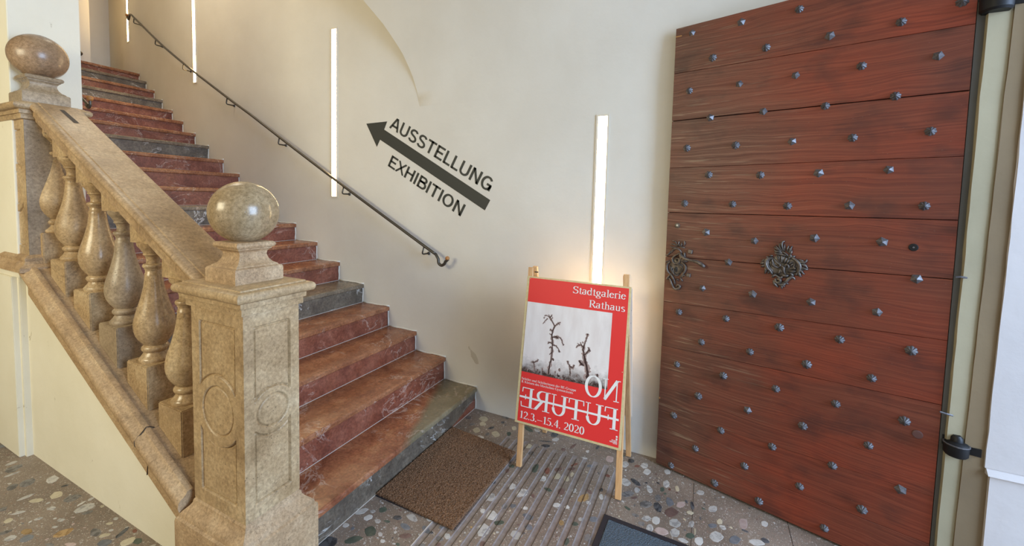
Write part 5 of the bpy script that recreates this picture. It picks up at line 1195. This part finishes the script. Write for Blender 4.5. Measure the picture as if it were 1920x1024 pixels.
LOCK = [([(0.1022,1.2611),(0.0957,1.286),(0.0874,1.3108),(0.0906,1.3184)],8),([(0.0834,1.3177),(0.0625,1.3044),(0.045,1.2877),(0.0461,1.2655),(0.063,1.2545),(0.0824,1.2642),(0.0852,1.2811),(0.0741,1.2872),(0.0655,1.2789),(0.072,1.2704)],7),([(0.0314,1.2638),(0.0155,1.2469),(0.0143,1.2167),(0.0272,1.1958),(0.0441,1.1906)],7),([(0.0861,1.2628),(0.1075,1.2617),(0.1207,1.245),(0.1184,1.2192),(0.1036,1.1951),(0.0938,1.1753)],7),([(0.0327,1.3161),(0.0498,1.3402),(0.0714,1.3441),(0.0863,1.3327),(0.0941,1.3188)],6),([(0.0019,1.2979),(0.0148,1.3031),(0.0253,1.3154),(0.0302,1.3289)],5),([(0.0057,1.257),(0.0129,1.2635),(0.0312,1.2693)],4),([(0.0516,1.2252),(0.0489,1.2062),(0.0588,1.1908),(0.0753,1.1875),(0.0855,1.2)],5),([(0.044,1.2317),(0.0392,1.2161),(0.0476,1.1948)],5),([(0.0177,1.1606),(0.0325,1.1628),(0.0427,1.1418),(0.0529,1.1209),(0.0682,1.1065),(0.0896,1.1137),(0.0943,1.1274),(0.0833,1.1331),(0.0747,1.1224),(0.0804,1.1178)],7),([(0.0281,1.1772),(0.0388,1.1862),(0.0505,1.1728),(0.0606,1.1519),(0.0652,1.1321)],6),([(0.0333,1.1854),(0.0246,1.1729),(0.0159,1.1604),(0.0217,1.1556)],5),([(0.0938,1.1753),(0.1015,1.1654),(0.1072,1.157)],5),([(0.1008,1.18),(0.1108,1.1925),(0.1232,1.1924)],4),([(0.0691,1.1644),(0.08,1.1641),(0.084,1.1554)],5),([(0.0267,1.364),(0.0375,1.3687),(0.0522,1.3663),(0.0672,1.3566)],4),([(0.0366,1.3872),(0.055,1.385),(0.0627,1.3746),(0.0652,1.3601)],4),([(0.0766,1.3868),(0.0737,1.3719),(0.0726,1.3571)],4),([(0.1047,1.3928),(0.1091,1.375),(0.0993,1.3595)],4),([(0.0596,1.3651),(0.0775,1.3667),(0.0885,1.3622)],5),([(0.0911,1.3807),(0.0918,1.3662),(0.087,1.3547)],4),([(0.1102,1.3533),(0.0959,1.3556),(0.0818,1.3524)],4),([(0.0272,1.3529),(0.0421,1.3487),(0.0603,1.3504)],4),([(0.0911,1.3075),(0.1024,1.2941),(0.1173,1.2775),(0.1311,1.2827)],11),([(0.1116,1.3243),(0.1105,1.3096),(0.1166,1.292)],7),([(0.029,1.2373),(0.0334,1.2229),(0.0304,1.2075)],4),([(0.0941,1.2454),(0.1054,1.2321),(0.0994,1.2093)],4),([(0.0687,1.2496),(0.0829,1.2532),(0.0939,1.249)],5)]
def cast(strokes, parent, y0, scale=.00085):
    for part, pick in (('scrolls', lambda i: i % 2 == 0), ('leaves', lambda i: i % 2 == 1)):
        bm = bmesh.new()
        for i, (pts, r) in enumerate(strokes):
            if not pick(i): continue
            P = smooth_path([(u, 0, z) for u, z in pts], 5); n = len(P)-1
            R_ = [r*scale*(.30+.85*math.sin(PI*(.18+.74*k/n))) for k in range(n+1)]
            P = [Vector((p.x, y0-R_[k]*.7-.0035*math.sin(PI*k/n), p.z)) for k, p in enumerate(P)]
            tube(bm, P, R_, 7)
        finish(part, bm, M['bronze'], parent, True)
def boss(name, cu, cz, a, b, h, n=40, rag=.0, parent=DOOR):
    bm = bmesh.new(); rr_ = random.Random(2); rings = []
    for s, t in ((1, 0), (.96, .5), (.75, .95), (.3, 1.0)):
        rings.append([bm.verts.new((cu+a*s*(1+rag*(math.sin(5*q)*.5+math.sin(9*q+1)*.5))*math.cos(q), -h*t, cz+b*s*(1+rag*math.sin(4*q))*math.sin(q))) for q in [2*PI*i/n for i in range(n)]])
    for r0, r1 in zip(rings, rings[1:]):
        for i in range(n): bm.faces.new((r0[i], r0[(i+1) % n], r1[(i+1) % n], r1[i]))
    bm.faces.new(rings[-1])
    return finish(name, bm, M['bronze'], parent, True, 60)
orn = boss('ornamental_plate', .592, 1.305, .066, .056, .005, rag=.08); orn['label'] = 'scrolled leaf and shell plate of dark bronze'
cast(ORN, orn, -.003)
bm = bmesh.new()
for c in ((.590, 1.292), (.612, 1.256), (.586, 1.248), (.616, 1.352)): ball(bm, (c[0], -.009, c[1]), .0050, 10, 8)
finish('beads', bm, M['bronze'], orn, True)
lk = boss('lock_plate', .066, 1.235, .038, .050, .004, rag=.06); lk['label'] = 'openwork bronze lock plate with keyhole'
cast(LOCK, lk, -.002)
bm = bmesh.new()
for c in ((.096, 1.300), (.036, 1.187), (.062, 1.142), (.103, 1.283)): ball(bm, (c[0], -.009, c[1]), .0055, 10, 8)
finish('beads', bm, M['bronze'], lk, True)
bm = bmesh.new(); ball(bm, (.066, -.0065, 1.222), 1, 16, 10, .0085, .003, .016); o = finish('keyhole', bm, M['screw'], lk, True); o['label'] = 'dark keyhole'
bm = bmesh.new()
tube(bm, [(.086, -.014, 1.322), (.098, -.018, 1.302), (.118, -.020, 1.292), (.150, -.022, 1.286), (.185, -.024, 1.283), (.215, -.026, 1.268), (.230, -.026, 1.258)], [.006, .011, .010, .007, .010, .011, .008], 12)
ball(bm, (.098, -.012, 1.296), .013, 14, 10)
o = finish('latch_lever', bm, M['bronze'], lk, True); o['label'] = 'worn bronze latch lever'
for u, z, s in ((.142, 1.334, .0115), (.139, 1.198, .0105)):
    bm = bmesh.new(); bx(bm, -s, s, -.012, 0, -s, s); bmesh.ops.bevel(bm, geom=bm.edges[:], offset=.002, segments=1, affect='EDGES')
    bmesh.ops.transform(bm, matrix=Matrix.Translation((u, 0, z)) @ Matrix.Rotation(.12, 4, 'Y'), verts=bm.verts)
    finish('square_bolt', bm, M['bronze'], lk)
# hinges: strap end on the leaf and pintle in the jamb
for z, s in ((.648, 1.2), (2.42, 1.45)):
    hb = box('hinge', DW-.02, DW+.030, .004, .020, z-.012*s, z+.022*s, M['black_iron'], DOOR)
    bm = bmesh.new(); lathe(bm, (DW+.050, -.008, z-.035*s), [(.026*s, 0), (.031*s, .008), (.032*s, .040*s), (.027*s, .046*s), (.016*s, .05*s), (.015*s, .062*s), (.009*s, .070*s)], 20)
    finish('hinge_knuckle', bm, M['black_iron'], hb, True, 40)
    bm = bmesh.new(); lathe(bm, (DW+.050, -.008, z+.004*s), [(.0335*s, 0), (.0335*s, .004)], 20); finish('washer', bm, M['iron'], hb)
    bm = bmesh.new(); bx(bm, DW+.05, DW+.12, .0, .022, z-.022*s, z+.004*s); finish('pintle', bm, M['black_iron'], hb)
# small iron hooks in the jamb
bm = bmesh.new(); tube(bm, [(.915, 2.25, 1.337), (.93, 2.248, 1.340), (.95, 2.252, 1.337)], .004, 6); attach(finish('iron_pin', bm, M['iron'], None), wr)
bm = bmesh.new(); tube(bm, [(.905, 2.25, .775), (.925, 2.248, .772), (.945, 2.252, .768)], .004, 6); attach(finish('iron_pin', bm, M['iron'], None), wr)
